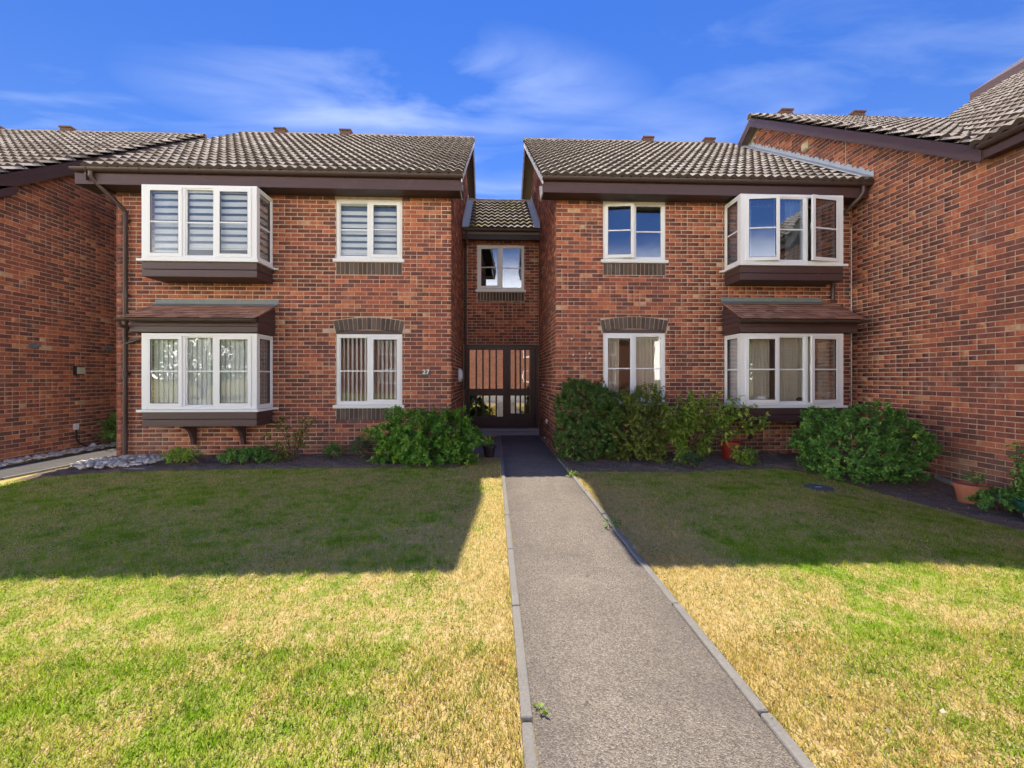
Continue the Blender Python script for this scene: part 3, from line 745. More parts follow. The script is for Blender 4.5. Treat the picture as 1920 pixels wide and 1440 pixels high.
def loft_bed(name, x0, x1, edge, back, nx, ny, zadd):
    X = np.linspace(x0, x1, nx); T = np.linspace(0, 1, ny); V = []
    for t in T:
        Y = edge(X)*(1-t)+back(X)*t; V.append(np.stack([X, Y, gz(X, Y)+.004+np.minimum(1, t*9)*(.014+.016*n2(X, Y, 3.2)+.014*n2(X+3, Y, 9.1)+.009*n2(X, Y+1, 21)+zadd*t)], -1))
    V = np.concatenate(V); i = (np.arange(ny-1)[:, None]*nx+np.arange(nx-1)[None]).ravel()
    return struct(raw(name, V, np.stack([i, i+1, i+nx+1, i+nx], -1), 'soil', smooth=True, org=np.zeros(3)))
loft_bed('soil_bed', -6.72, -.20, bed_edge_left, lambda x: np.full_like(x, 8.0), 260, 36, .05)
loft_bed('soil_bed', 1.155, 5.05, bed_edge_right, lambda x: np.full_like(x, 8.0), 180, 44, .05)
def bed_right_side():
    yy = np.linspace(2.4, 8, 80); x0 = np.interp(yy, [2.4, 3.6, 4.9, 5.5, 6.1, 6.6, 8], [5.95, 5.6, 5.4, 5.3, 5.15, 5.02, 5.02]); V = []
    for t in np.linspace(0, 1, 16):
        X = x0*(1-t)+6.8*t; V.append(np.stack([X, yy, gz(X, yy)+.004+np.minimum(1, t*9)*(.016+.016*n2(X, yy, 3.2)+.014*n2(X, yy, 9.1)+.009*n2(X, yy, 21))], -1))
    V = np.concatenate(V); i = (np.arange(15)[:, None]*80+np.arange(79)[None]).ravel()
    struct(raw('soil_bed', V, np.stack([i, i+80, i+81, i+1], -1), 'soil', smooth=True, org=np.zeros(3)))
bed_right_side()
# main path: surface, concrete edging, paving in the recess
PX0, PX1 = .165, 1.125
yy = np.unique(np.concatenate([np.linspace(-3, 10.8, 70)])); 
path = struct(grid_sheet('path', np.linspace(PX0, PX1, 9), yy, lambda X, Y: .014+.004*n2(X, Y, 1.5)+0*X, 'path_surface'))
for side in (0, 1):
    y = -2.7; k = 0; rnd = random.Random(side+3)
    while y < (7.9 if side == 0 else 7.85):
        e = min(y+.9, 8.0); x = (PX0-.052, PX0-.002) if side == 0 else (PX1+.002, PX1+.052); dz = rnd.uniform(-.006, .006); dx = rnd.uniform(-.006, .006)
        mb = MB(); mb.box(x[0]+dx*.3, x[1]+dx*.3, y+.004, e-.004, -.05, .030+dz); bevel(obj('edging_kerb', mb, 'concrete', path), .01, 2); y = e
mb = MB(); mb.box(-.765, PX0-.01, 7.95, 10.8, -.05, .009); struct(obj('paved_strip', mb, 'paving'))
# side path into the passage on the left
mb = MB(); pts = [(-14, 5.2), (-10, 5.35), (-8.0, 5.7), (-7.25, 6.05), (-6.98, 6.45), (-6.95, 7.2), (-6.9, 8.0), (-6.9, 17)]
far = [(-14, 6.3), (-10.4, 6.45), (-9, 6.7), (-8.1, 7.0), (-7.88, 7.3), (-7.86, 7.8), (-7.86, 8.3), (-7.86, 17)]
for k in range(7): mb.face([(*pts[k], .016), (*pts[k+1], .016), (*far[k+1], .016), (*far[k], .016)])
spath = struct(obj('side_path', mb, 'side_path_surface'))
for k in range(2, 6):
    a, b = Vector((*pts[k], 0)), Vector((*pts[k+1], 0)); d = (b-a).normalized(); s = Vector((d.y, -d.x, 0))
    mb = MB(); mb.hexa([a+d*.004-Vector((0, 0, .05)), b-d*.004-Vector((0, 0, .05)), b-d*.004+s*.05-Vector((0, 0, .05)), a+d*.004+s*.05-Vector((0, 0, .05))],
            [a+d*.004+Vector((0, 0, .032)), b-d*.004+Vector((0, 0, .032)), b-d*.004+s*.05+Vector((0, 0, .032)), a+d*.004+s*.05+Vector((0, 0, .032))]); obj('edging_kerb', mb, 'concrete', spath)
# road behind the camera
mb = MB(); mb.box(-60, 60, -11.5, -5.0, -.2, .006); struct(obj('road', mb, 'road_tar'))
mb = MB(); mb.box(-60, 60, -5.0, -3.0, -.2, .05); struct(obj('pavement', mb, 'paving'))

# ------------------------------------------------------------------ buildings
FAC = Plane((0, FY, 0), (1, 0), (0, -1))
ZS = 4.73                                   # soffit level
EY, EZ = 7.56, 4.985                        # tile edge at the eaves
RY, RZ = 12.25, EZ+(12.25-EY)*TP
def house_front(h, u0, u1, wins, seed, dz):
    """facade with window openings. wins: (u0,u1) of the small windows, bay range"""
    (s0, s1), (b0, b1) = wins; rnd = random.Random(seed)
    up = (s0, s1, 3.60+dz, 4.69+dz); lo = (s0, s1, .955+dz, 2.24+dz); ub = (b0+.06, b1-.06, 3.42+dz, 4.64+dz); lb = (b0+.06, b1-.06, .92+dz, 2.19+dz)
    lo_hole = (s0, s1, .955+dz, 2.31+dz)
    zt = ZS+.075
    w = obj('wall', wall_sheet(FAC, u0, u1, -.1, zt, [up, lo_hole, ub, lb]), 'mortar', h)
    uc = (s0+s1)/2; half = .60; rise = .062; zs = 2.262+dz
    Rr, zc, A = arch(FAC, w, uc, half, zs, rise, 15, rnd)
    soldiers(FAC, w, s0+.0, s1-.0, 3.60+dz-.062-.215, 15, rnd); soldiers(FAC, w, s0, s1, .955+dz-.062-.215, 15, rnd)
    Re = Rr+.215+.010; hx = (Rr+.215)*math.sin(A)+.012
    rects = [(up[0], up[1], up[2]-.278, up[3]+.1), (lo[0], lo[1], lo[2]-.278, zs), (ub[0], ub[1], ub[2], ub[3]), (lb[0], lb[1], lb[2], lb[3]),
             (uc-half-.018, uc+half+.018, zs-.002, zs+.10), (uc-half-.034, uc+half+.034, zs+.10, zs+.21)]
    under = lambda u: (zc+math.sqrt(max(0, Re*Re-(u-uc)**2))) if abs(u-uc) < hx else -9
    br = lay_bricks(u0+.002, u1-.002, -.06, lambda u: zt-.003, rects, seed, under=lambda u, d: under(u) if abs(u-uc) < hx-.02 and d > zs+.03 else -9)
    br = [b_ for b_ in br if not (b_[4] > zs+.21 and b_[4] < zc+Re and abs((b_[0]+b_[1])/2-uc) < hx and b_[2] < zs)]
    # timber infill under the arch
    mb = MB(); n = 10; pts = [(s0+.004, 2.243+dz), (s1-.004, 2.243+dz)]
    arcp = [(uc+Rr*math.sin(A*(1-2*k/n)), zc+Rr*math.cos(A*(1-2*k/n))-.003) for k in range(n+1)]
    mb.hexa([FAC.p(u, z, -.03) for u, z in pts+arcp], [FAC.p(u, z, -.012) for u, z in pts+arcp]); obj('lintel_board', mb, 'brown_timber', h)
    for q, m in ((up, 'room_wall'), (lo, 'room_wall'), (ub, 'room_wall'), (lb, 'room_wall')): room(h, FAC, *q, mat=m)
    return w, br
def eaves(h, x0, x1, y=EY, z=EZ, depth=.44, gut=True, gx=(0, 0)):
    mb = MB(); mb.box(x0, x1, y+.05, y+.075, ZS-.02, z-.03); f = bevel(obj('fascia', mb, 'brown_timber', h), .004)
    mb = MB(); mb.box(x0+.002, x1-.002, y+.076, y+.076+depth-.08, ZS, ZS+.018); obj('soffit', mb, 'dark_board', h)
    if gut: gutter(h, (x0+gx[0], y+.0, z-.03), (x1+gx[1], y+.0, z-.03))
def roof_body(h, x0, x1, ey, ez, ry, rz, mat='sofit_roof', name='roof'):
    by = 2*ry-ey; mb = MB(); t = .06
    mb.prism_x([(ey+.09, ez-.055+.07*TP), (ry, rz-.055), (by, ez-.055), (by, ez-.055-t), (ry, rz-.055-t-.02), (ey+.09, ez-.055-t+.07*TP)], x0, x1)
    return obj(name, mb, mat, h)
def rear_slope(roof, x0, x1, ry, rz, ey, mat='roof_tile'):
    by = 2*ry-ey; mb = MB(); d = (by-ry)*TP; mb.hexa([(x0, ry, rz+.0), (x1, ry, rz+.0), (x1, by, rz-d), (x0, by, rz-d)], [(x0, ry, rz+.03), (x1, ry, rz+.03), (x1, by, rz-d+.03), (x0, by, rz-d+.03)])
    obj('rear_slope', mb, mat, roof)
def barge(h, x, th, ey, ez, ry, rz, mat, front=True, drop=.21, inner=0, name='bargeboard'):
    y0, z0 = (ey, ez) if front else (2*ry-ey, ez)
    mb = MB(); mb.prism_x([(y0, z0-.03), (ry, rz-.03), (ry, rz-.03-drop), (y0, z0-.03-drop)], x, x+th); return bevel(obj(name, mb, mat, h), .004)
def gable_wall(pl, u0, u1, zb, ze, ue, ur, zr):
    pass

# ---- left house
HL = thing('house', 'red brick house left of the entrance with striped blinds upstairs and a number plaque', 'house', (-3.7, 12, 0))
wL, bL = house_front(HL, -6.69, -.78, ((-2.855, -1.67), (-5.84, -3.97)), 11, 0)
SDL = Plane((-.78, FY, 0), (0, 1), (1, 0))          # recess side, seen at a slant
gt = lambda y: ZS+(min(y, 2*RY-y)-8.0)*TP+.12
def gable_sheet(pl, yb, sgn=1):
    mb = wall_sheet(pl, 0, yb-FY, -.1, ZS-.05, [])
    mb.face([pl.p(0, ZS-.05, -.009), pl.p(yb-FY, ZS-.05, -.009), pl.p(yb-FY, gt(yb), -.009), pl.p(RY-FY, gt(RY), -.009), pl.p(0, gt(8.0), -.009)]); return mb
wLs = obj('wall', gable_sheet(SDL, 16.4), 'mortar', HL)
bLs = lay_bricks(.002, 5.4, -.06, lambda u: gt(8+u)-.02, [], 12, 1)
place_bricks([(FAC, wL, bL), (SDL, wLs, bLs)], 300, 21)
mb = MB(); mb.box(-6.69, -6.60, 8.0, 16.4, -.1, ZS); mb.box(-6.6, -.8, 16.3, 16.4, -.1, ZS); mb.prism_x([(8.0, ZS), (16.4, ZS), (RY, gt(RY))], -6.69, -6.6); obj('wall', mb, 'brick_far', HL)
eaves(HL, -7.04, -.545, gx=(0, .01))
rfL = roof_body(HL, -6.83, -.56, EY, EZ, RY, RZ); rear_slope(rfL, -6.83, -.56, RY, RZ, EY)
tile_slope(rfL, (-6.85, EY-.03, EZ-.045), (1, 0, 0), SL, 6.32, math.hypot(RY-EY, RZ-EZ)+.02, limit=300, seed=5)
ridge_tiles(rfL, (-6.85, RY+.01, RZ-.035), (-.53, RY+.01, RZ-.035)); ridge_vent(rfL, -5.84, RY, RZ+.06); ridge_vent(rfL, -4.08, RY, RZ+.06)
barge(HL, -.565, .022, EY, EZ, RY, RZ-.03, 'pale_board', True, .12, name='verge_board'); barge(HL, -.60, .03, EY, EZ, RY, RZ-.03, 'brown_timber', False, .34); barge(HL, -6.84, .025, EY, EZ, RY, RZ-.03, 'brown_timber', True)
mb = MB(); mb.prism_x([(EY+.06, EZ-.16), (EY+.06, ZS-.02), (8.02, ZS-.02), (8.14, EZ+.06)], -.59, -.57); obj('box_end', mb, 'pale_board', HL)
mb = MB(); mb.prism_x([(EY+.06, EZ-.12), (EY+.06, ZS-.02), (8.02, ZS-.02), (8.3, EZ+.06)], -7.03, -6.70); obj('box_end', mb, 'dark_board', HL)
small_window(HL, FAC, -2.855, -1.67, 3.60, 4.69, 'fixed', 'sash', {}, {'hinge': 'r'})
small_window(HL, FAC, -2.855, -1.67, .955, 2.24, 'fixed', 'sash', {}, {'hinge': 'r'}, zbar=1.57)
bay(HL, FAC, -5.84, -3.97, 3.42, 4.66); bay(HL, FAC, -5.84, -3.97, .92, 2.19)
canopy(HL, FAC, -6.02, -3.90, 2.19, 2.84, -3.88, 31)
bracket(HL, FAC, -5.33, .63); bracket(HL, FAC, -4.47, .63)
pipe(HL, [(-6.74, EY, 4.90), (-6.74, EY, 4.83), (-6.73, 7.60, 4.78), (-6.50, 7.9, 4.42), (-6.49, 7.94, 4.36), (-6.49, 7.94, .06)], .036, [((-6.49, 7.94, 4.22), (0, 1)), ((-6.49, 7.94, 1.52), (0, 1)), ((-6.49, 7.94, 2.9), (0, 1))])
pipe(HL, [(-6.05, 7.27, 2.39), (-6.05, 7.3, 2.3), (-6.05, 7.75, 2.20), (-6.12, 7.93, 2.16), (-6.47, 7.94, 2.05)], .028, name='branch_pipe')

# ---- right house
HR = thing('house', 'red brick house right of the entrance with open casements in its bay windows', 'house', (4.0, 12, 0))
DZ = .04
wR, bR = house_front(HR, 1.15, 6.81, ((2.03, 3.205), (4.33, 6.20)), 14, DZ)
SDR = Plane((1.15, FY, 0), (0, 1), (-1, 0))
wRs = obj('wall', gable_sheet(SDR, 16.4), 'mortar', HR)
bRs = lay_bricks(.002, 5.4, -.06, lambda u: gt(8+u)-.02, [], 15, 1)
place_bricks([(FAC, wR, bR), (SDR, wRs, bRs)], 300, 22)
mb = MB(); mb.box(1.2, 6.8, 16.3, 16.4, -.1, ZS); obj('wall', mb, 'brick_far', HR)
eaves(HR, .855, 6.80, gx=(-.01, 0))
rfR = roof_body(HR, .86, 6.80, EY, EZ, RY, RZ); rear_slope(rfR, .86, 6.80, RY, RZ, EY)
tile_slope(rfR, (.83, EY-.03, EZ-.045), (1, 0, 0), SL, 5.97, math.hypot(RY-EY, RZ-EZ)+.02, limit=300, seed=6)
ridge_tiles(rfR, (.83, RY+.01, RZ-.035), (6.8, RY+.01, RZ-.035)); ridge_vent(rfR, 4.38, RY, RZ+.06); ridge_vent(rfR, 6.15, RY, RZ+.06)
barge(HR, .842, .022, EY, EZ, RY, RZ-.03, 'pale_board', True, .12, name='verge_board'); barge(HR, .87, .03, EY, EZ, RY, RZ-.03, 'brown_timber', False, .34)
mb = MB(); mb.prism_x([(EY+.06, EZ-.16), (EY+.06, ZS-.02), (8.02, ZS-.02), (8.14, EZ+.06)], .855, .875); obj('box_end', mb, 'pale_board', HR)
GL[0] = 'coated_glass'
small_window(HR, FAC, 2.03, 3.205, 3.60+DZ, 4.69+DZ, 'sash', 'fixed', {'hinge': 'l', 'ang': 7}, {})
GL[0] = 'glass'
small_window(HR, FAC, 2.03, 3.205, .955+DZ, 2.24+DZ, 'sash', 'fixed', {'hinge': 'l'}, {}, zbar=1.62)
GL[0] = 'coated_glass'; bay(HR, FAC, 4.33, 6.20, 3.42+DZ, 4.66+DZ*.6, (8, 11)); GL[0] = 'glass'; bay(HR, FAC, 4.33, 6.20, .92+DZ, 2.19+DZ, (4, 9))
canopy(HR, FAC, 4.26, 6.45, 2.19+DZ, 2.96, 6.2, 33)
bracket(HR, FAC, 4.80, .63+DZ); bracket(HR, FAC, 5.76, .63+DZ)
pipe(HR, [(6.66, EY, 4.90), (6.66, EY, 4.80), (6.64, 7.62, 4.72), (6.42, 7.88, 4.40), (6.40, 7.945, 4.30), (6.40, 7.945, 2.92)], .036)
mb = MB(); mb.tube([(6.79, 7.985, 4.3), (6.79, 7.985, .3)], .008, 6); obj('cable', mb, 'white_plastic', HR)
for x, z in ((1.44, 2.17), (1.77, 1.90), (1.70, 1.81), (1.79, 1.81), (1.47, 1.87)):
    mb = MB(); mb.lathe([(.0, -.004), (.013, -.004), (.013, .006), (0, .006)], (x, 7.998, z), 10, 'y'); obj('wall_plug', mb, 'white_plastic', HR)

# ---- entrance link between the houses
HK = thing('entrance_link', 'set-back brick link with brown glazed double doors between the two houses', 'building', (.19, 12.5, 0))
LY = 11.0; LK = Plane((0, LY, 0), (1, 0), (0, -1)); lw = (-.415, .77, 3.67, 4.80); ld = (-.715, 1.135, .17, 2.29)
wK = obj('wall', wall_sheet(LK, -.77, 1.14, -.1, 4.98, [lw, ld]), 'mortar', HK)
rnd = random.Random(5); soldiers(LK, wK, lw[0], lw[1], lw[2]-.062-.215, 15, rnd)
bK = lay_bricks(-.765, 1.135, 2.30, lambda u: 4.97, [(lw[0], lw[1], lw[2]-.278, lw[3])], 16)
place_bricks([(LK, wK, bK)], 300, 23)
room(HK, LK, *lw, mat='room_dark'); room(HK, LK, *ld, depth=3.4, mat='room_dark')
GL[0] = 'coated_glass'
wk = small_window(HK, LK, lw[0], lw[1], lw[2], lw[3], 'sash', 'fixed', {'hinge': 'l', 'ang': 5}, {})
GL[0] = 'glass'; LEY, LEZ = 10.68, 5.12; LRY, LRZ = 13.1, 6.75; lt = (LRZ-LEZ)/(LRY-LEY); LS = np.array([0, 1, lt])/math.hypot(1, lt)
mb = MB(); mb.prism_x([(LEY+.03, LEZ-.06), (LRY, LRZ-.06), (LRY+3, LRZ-1.8), (LRY+3, LRZ-1.9), (LRY, LRZ-.14), (LEY+.03, LEZ-.14)], -.76, 1.13); rfK = obj('roof', mb, 'sofit_roof', HK)
tile_slope(rfK, (-.62, LEY-.03, LEZ-.05), (1, 0, 0), LS, 1.62, math.hypot(LRY-LEY, LRZ-LEZ)+.02, 'roof_tile_mossy', seed=8)
ridge_tiles(rfK, (-.76, LRY, LRZ-.03), (1.13, LRY, LRZ-.03))
for x0, x1 in ((-.765, -.60), (.985, 1.135)):       # lead against both gables
    for k in range(4):
        a, b = k/4, (k+1)/4+.01; y0, y1 = LEY-.03+(LRY-LEY)*a, LEY-.03+(LRY-LEY)*b; z0, z1 = LEZ-.05+(LRZ-LEZ)*a, LEZ-.05+(LRZ-LEZ)*b; j = .003*(k % 2)
        mb = MB(); mb.hexa([(x0, y0, z0+.06+j), (x1, y0, z0+.06+j), (x1, y1, z1+.06+j), (x0, y1, z1+.06+j)], [(x0, y0, z0+.075+j), (x1, y0, z0+.075+j), (x1, y1, z1+.075+j), (x0, y1, z1+.075+j)])
        xa = x0 if x0 < 0 else x1-.008; mb.hexa([(xa, y0, z0+.08), (xa+.008, y0, z0+.08), (xa+.008, y1, z1+.08), (xa, y1, z1+.08)], [(xa, y0, z0+.22), (xa+.008, y0, z0+.22), (xa+.008, y1, z1+.22), (xa, y1, z1+.22)])
        obj('flashing', mb, 'lead_grey', rfK)
mb = MB(); mb.box(-.765, 1.135, LEY+.05, LEY+.075, 4.86, LEZ-.05); obj('fascia', mb, 'dark_board', HK)
mb = MB(); mb.box(-.765, 1.135, LEY+.076, LY-.012, 4.90, 4.915); obj('soffit', mb, 'dark_board', HK)
gutter(HK, (-.76, LEY, LEZ-.03), (1.13, LEY, LEZ-.03))
pipe(HK, [(-.66, LEY, 5.03), (-.66, LEY, 4.95), (-.69, 10.9, 4.72), (-.70, 10.94, 4.62), (-.70, 10.94, .05)], .034, [((-.70, 10.94, 2.7), (0, 1)), ((-.70, 10.94, 1.2), (0, 1))])
# doors
d0, d1, dz0, dz1 = ld; nf = -.02
mb = MB(); LK.box(mb, d0, d0+.07, dz0, dz1, nf-.09, nf); LK.box(mb, d1-.07, d1, dz0, dz1, nf-.09, nf); LK.box(mb, d0+.07, d1-.07, dz1-.06, dz1, nf-.09, nf)
dr = bevel(obj('door', mb, 'brown_door', HK), .004)
mid = d0+.07+.955
for (a, b, gl0, gl1, low, nb) in ((d0+.074, mid-.004, .03, .075, .46, 5), (mid, d1-.074, .12, .14, .54, 4)):
    ga, gb = a+gl0, b-gl1; z0, z1 = dz0+.012, dz1-.064; mb = MB(); n0, n1 = nf-.06, nf-.012
    LK.box(mb, a, ga, z0, z1, n0, n1); LK.box(mb, gb, b, z0, z1, n0, n1); LK.box(mb, ga, gb, z1-.075, z1, n0, n1); LK.box(mb, ga, gb, .99, 1.17, n0, n1); LK.box(mb, ga, gb, z0, low, n0, n1)
    bevel(obj('leaf', mb, 'brown_door', dr), .004)
    for z_, zz2 in ((low, .99), (1.17, z1-.075)):
        mb = MB(); LK.box(mb, ga-.003, gb+.003, z_-.003, zz2+.003, n0+.015, n0+.027); obj('pane', mb, 'door_glass', dr)
        w = (gb-ga)/nb
        for k in range(1, nb): mb = MB(); LK.box(mb, ga+k*w-.021, ga+k*w+.021, z_, zz2, n0+.029, n1-.004); obj('bar', mb, 'brown_door', dr)
    mb = MB(); LK.box(mb, a+.05, b-.05, z0+.03, low-.06, n1, n1+.012); bevel(obj('kick_panel', mb, 'brown_door', dr), .006)
mb = MB(); LK.box(mb, mid+.03, mid+.055, 1.0, 1.25, n1, n1+.04); obj('door_pull', mb, 'black_plastic', dr)
mb = MB(); mb.box(-.765, 1.135, 10.80, 11.02, -.05, .10); mb.box(-.765, 1.135, 10.86, 11.02, .10, .165); bevel(obj('doorstep', mb, 'threshold', HK), .01)

# ---- left neighbour: only its gable end shows
LX = -8.27
HN = thing('house', 'brick house at the far left with blank side wall, wall lamp and dark bargeboard', 'house', (-12, 12, 0))
NEY, NEZ = 6.95, 4.47; NRY = 12.4; NRZ = NEZ+(NRY-NEY)*TP
PN = Plane((LX, 7.38, 0), (0, 1), (1, 0)); nt = lambda y: NEZ-.10+(min(y, 2*NRY-y)-NEY)*TP
mb = wall_sheet(PN, 0, 10, -.1, 4.5, []); mb.face([PN.p(0, 4.5, -.009), PN.p(10, 4.5, -.009), PN.p(10, nt(17.38), -.009), PN.p(NRY-7.38, nt(NRY), -.009), PN.p(0, nt(7.38), -.009)])
wN = obj('wall', mb, 'mortar', HN)
bN = lay_bricks(.002, 6.2, -.06, lambda u: nt(7.38+u)-.05, [], 17)
place_bricks([(PN, wN, bN)], 300, 24)
mb = MB(); mb.box(-16, LX-.012, 7.38, 7.5, -.1, 4.6); mb.box(-16, LX-.012, 17.2, 17.38, -.1, 4.6); obj('wall', mb, 'brick_far', HN)
rfN = roof_body(HN, -16, -8.02, NEY, NEZ, NRY, NRZ); rear_slope(rfN, -16, -8.02, NRY, NRZ, NEY)
tile_slope(rfN, (-15.3, NEY-.03, NEZ-.045), (1, 0, 0), SL, 7.3, math.hypot(NRY-NEY, NRZ-NEZ)+.02, limit=300, seed=9)
ridge_tiles(rfN, (-15.3, NRY+.01, NRZ-.035), (-8.0, NRY+.01, NRZ-.035)); ridge_vent(rfN, -11.6, NRY, NRZ+.05); ridge_vent(rfN, -13.5, NRY, NRZ+.05)
barge(HN, -8.05, .03, NEY, NEZ, NRY, NRZ-.03, 'brown_timber', True, .24); barge(HN, -8.05, .03, NEY, NEZ, NRY, NRZ-.03, 'brown_timber', False, .24)
mb = MB(); mb.prism_x([(NEY+.06, NEZ-.06), (NEY+.06, NEZ-.33), (7.66, NEZ-.20+.26), (7.66, NEZ+.2)], -8.045, -8.02); mb.prism_x([(NEY+.06, NEZ-.2), (NEY+.06, NEZ-.33), (7.64, NEZ+.04), (7.64, NEZ+.2)], LX+.012, -8.05); obj('box_end', mb, 'brown_timber', HN)

# ---- right neighbour: side wall with the projecting wing
RX = 6.81
HW = thing('house', 'tall brick side wall at the right with tiled wing roof and lead flashing', 'house', (9, 9, 0))
WEY, WEZ = 5.60, 4.60; WRY = 10.86; WRZ = WEZ+(WRY-WEY)*TP; EX = 6.53
PW = Plane((RX, 0, 0), (0, -1), (-1, 0))      # u = -y
wt = lambda y: (WEZ-.10+(min(y, 2*WRY-y)-WEY)*TP) if y > WEY+.2 else WEZ-.10+.2*TP
mb = wall_sheet(PW, -12.6, -2.2, -.35, 4.6, []); mb.face([PW.p(-12.6, 4.6, -.009), PW.p(-WEY, 4.6, -.009), PW.p(-WEY-.2, wt(WEY+.2), -.009), PW.p(-WRY, wt(WRY), -.009), PW.p(-12.6, wt(12.6), -.009)])
wW = obj('wall', mb, 'mortar', HW)
bW = lay_bricks(-12.6, -2.2, -.33, lambda u: wt(-u)-.04, [], 18)
bW = [b_ for b_ in bW if not (-b_[1] > 8.0 and (b_[4] < ZS+.1 or -b_[1] > (b_[4]-EZ)/TP+EY+.15))]     # none behind the right house
place_bricks([(PW, wW, bW)], 300, 25)
rw = .5
mb = MB(); t = .06; mb.prism_x([(WEY+.02, WEZ-.06), (WRY, WRZ-.06), (2*WRY-WEY, WEZ-.06), (2*WRY-WEY, WEZ-.12), (WRY, WRZ-.14), (WEY+.02, WEZ-.12)], 6.58, 16); rfW = obj('roof', mb, 'sofit_roof', HW)
vall = lambda P: (P[0]-EX) < (P[1]-WEY)+.10      # main slope kept behind the valley
tile_slope(rfW, (EX, WEY-.03, WEZ-.045), (1, 0, 0), SL, 5.98, math.hypot(WRY-WEY, WRZ-WEZ)+.02, keep=vall, limit=170, seed=10)
rear_slope(rfW, 6.58, 16, WRY, WRZ, WEY); ridge_tiles(rfW, (EX, WRY+.01, WRZ-.035), (11.4, WRY+.01, WRZ-.035)); ridge_vent(rfW, 7.45, WRY, WRZ+.06); ridge_vent(rfW, 9.35, WRY, WRZ+.06)
# wing: slope facing the lawn, runs towards the camera
SX = np.array([1, 0, TP])/math.hypot(1, TP)
WL2 = 6.4
mb = MB(); pl_ = [(EX+.08, 2.0), (EX+.08, WEY+.05), (EX+5.35, 10.92), (EX+WL2, 10.92), (EX+WL2, 2.0)]
mb.hexa([(x, y, WEZ-.13+(x-EX)*TP) for x, y in pl_], [(x, y, WEZ-.06+(x-EX)*TP) for x, y in pl_]); rf2 = obj('wing_roof', mb, 'sofit_roof', HW)
mb = MB(); pl_ = [(EX+WL2, 2.0), (EX+WL2, 10.92), (EX+2*WL2, 10.92), (EX+2*WL2, 2.0)]
mb.hexa([(x, y, WEZ-.13+(EX+2*WL2-x)*TP) for x, y in pl_], [(x, y, WEZ-.06+(EX+2*WL2-x)*TP) for x, y in pl_]); obj('far_slope', mb, 'roof_tile', rf2)
tile_slope(rf2, (EX-.03, 11.0, WEZ-.045), (0, -1, 0), SX, 9.0, WL2*math.hypot(1, TP), keep=lambda P: (P[1]-WEY) < (P[0]-EX)+.12 and P[1] > 2.2, limit=130, seed=12)
mb = MB(); mb.prism_y([(EX+6.30, WEZ+6.30*TP+.27), (EX+9, WEZ+9*TP+.27), (EX+9, WEZ+9*TP-.12), (EX+6.30, WEZ+6.30*TP-.14)], 9.2, 11.2); obj('upper_bargeboard', mb, 'brown_timber', HW)
barge(HW, 6.55, .03, WEY, WEZ, WRY, WRZ-.03, 'brown_timber', True, .22); barge(HW, 6.55, .03, WEY, WEZ, WRY, WRZ-.03, 'brown_timber', False, .22)
mb = MB(); mb.box(EX+.05, EX+.075, 2.2, WEY+.05, WEZ-.20, WEZ-.06); obj('fascia', mb, 'brown_timber', HW)
mb = MB(); mb.box(EX+.076, RX-.01, 2.2, WEY+.05, WEZ-.17, WEZ-.155); obj('soffit', mb, 'dark_board', HW)
gutter(HW, (EX-.0, WEY-.02, WEZ-.03), (EX-.0, 2.2, WEZ-.03))
mb = MB(); mb.prism_x([(WEY-.02, WEZ-.06), (WEY-.02, WEZ-.24), (WEY+.34, WEZ-.24+.3*TP), (WEY+.34, WEZ+.1)], 6.548, 6.58); obj('box_end', mb, 'brown_timber', HW)
# stepped lead where the right house's roof meets the wall
ya, za = EY-.05, EZ+.02; stp = .28
for k in range(14):
    y0 = ya+k*stp; y1 = y0+stp+.02; z0 = za+(y0-ya)*TP; z1 = za+(y1-ya)*TP; j = .002*(k % 2)
    mb = MB(); q = [(y0, z0+.03), (y1, z1+.03), (y1, z1+.17), (y0+stp*.72, z0+.30), (y0+stp*.66, z0+.235), (y0+stp*.34, z0+.235), (y0+stp*.28, z0+.165), (y0, z0+.165)]
    mb.hexa([(RX-.014-j, y, z) for y, z in q], [(RX-.006-j, y, z) for y, z in q])
    mb.hexa([(RX-.26, y0, z0+.045+j), (RX-.008, y0, z0+.045+j), (RX-.008, y1, z1+.045+j), (RX-.26, y1, z1+.045+j)], [(RX-.26, y0, z0+.052+j), (RX-.008, y0, z0+.06+j), (RX-.008, y1, z1+.06+j), (RX-.26, y1, z1+.052+j)])
    obj('flashing', mb, 'lead_grey', HW)
mb = MB(); mb.hexa([(RX-.004, 9.32, 6.42), (RX-.004, 9.14, 6.42), (RX-.004, 9.14, 6.60), (RX-.004, 9.32, 6.60)], [(RX-.05, 9.29, 6.44), (RX-.05, 9.17, 6.44), (RX-.05, 9.17, 6.56), (RX-.05, 9.29, 6.56)]); obj('vent_cowl', mb, 'cream_plastic', HW)
mb = MB(); mb.tube([(RX-.008, 8.13, 6.35), (RX-.008, 8.13, 5.45)], .006, 6); obj('cable', mb, 'cream_plastic', HW)

# ---- house across the road (reflected in the panes)
HO = thing('house', 'sunlit brick house across the road, behind the viewer', 'house', (0, -28, 0))
OY = -24.0; PO = Plane((0, OY, 0), (-1, 0), (0, 1))
holes = []
for c in (-10.5, -4.0, 3.5, 9.5):
    for z0, z1 in ((.95, 2.25), (3.6, 4.7)): holes.append((c-.9, c+.9, z0, z1))
obj('wall', wall_sheet(PO, -15, 15, -.1, 4.9, holes), 'brick_far', HO)
for a, b, c, d in holes:
    mb = MB(); rect_frame(PO, mb, a, b, c, d, .08, -.08, .02); PO.box(mb, (a+b)/2-.04, (a+b)/2+.04, c+.08, d-.08, -.08, .02); PO.box(mb, a-.05, b+.05, c-.06, c, -.05, .06); w_ = obj('window', mb, 'upvc', HO)
    mb = MB(); PO.box(mb, a+.08, b-.08, c+.08, d-.08, -.06, -.04); obj('pane', mb, 'gasket', w_)
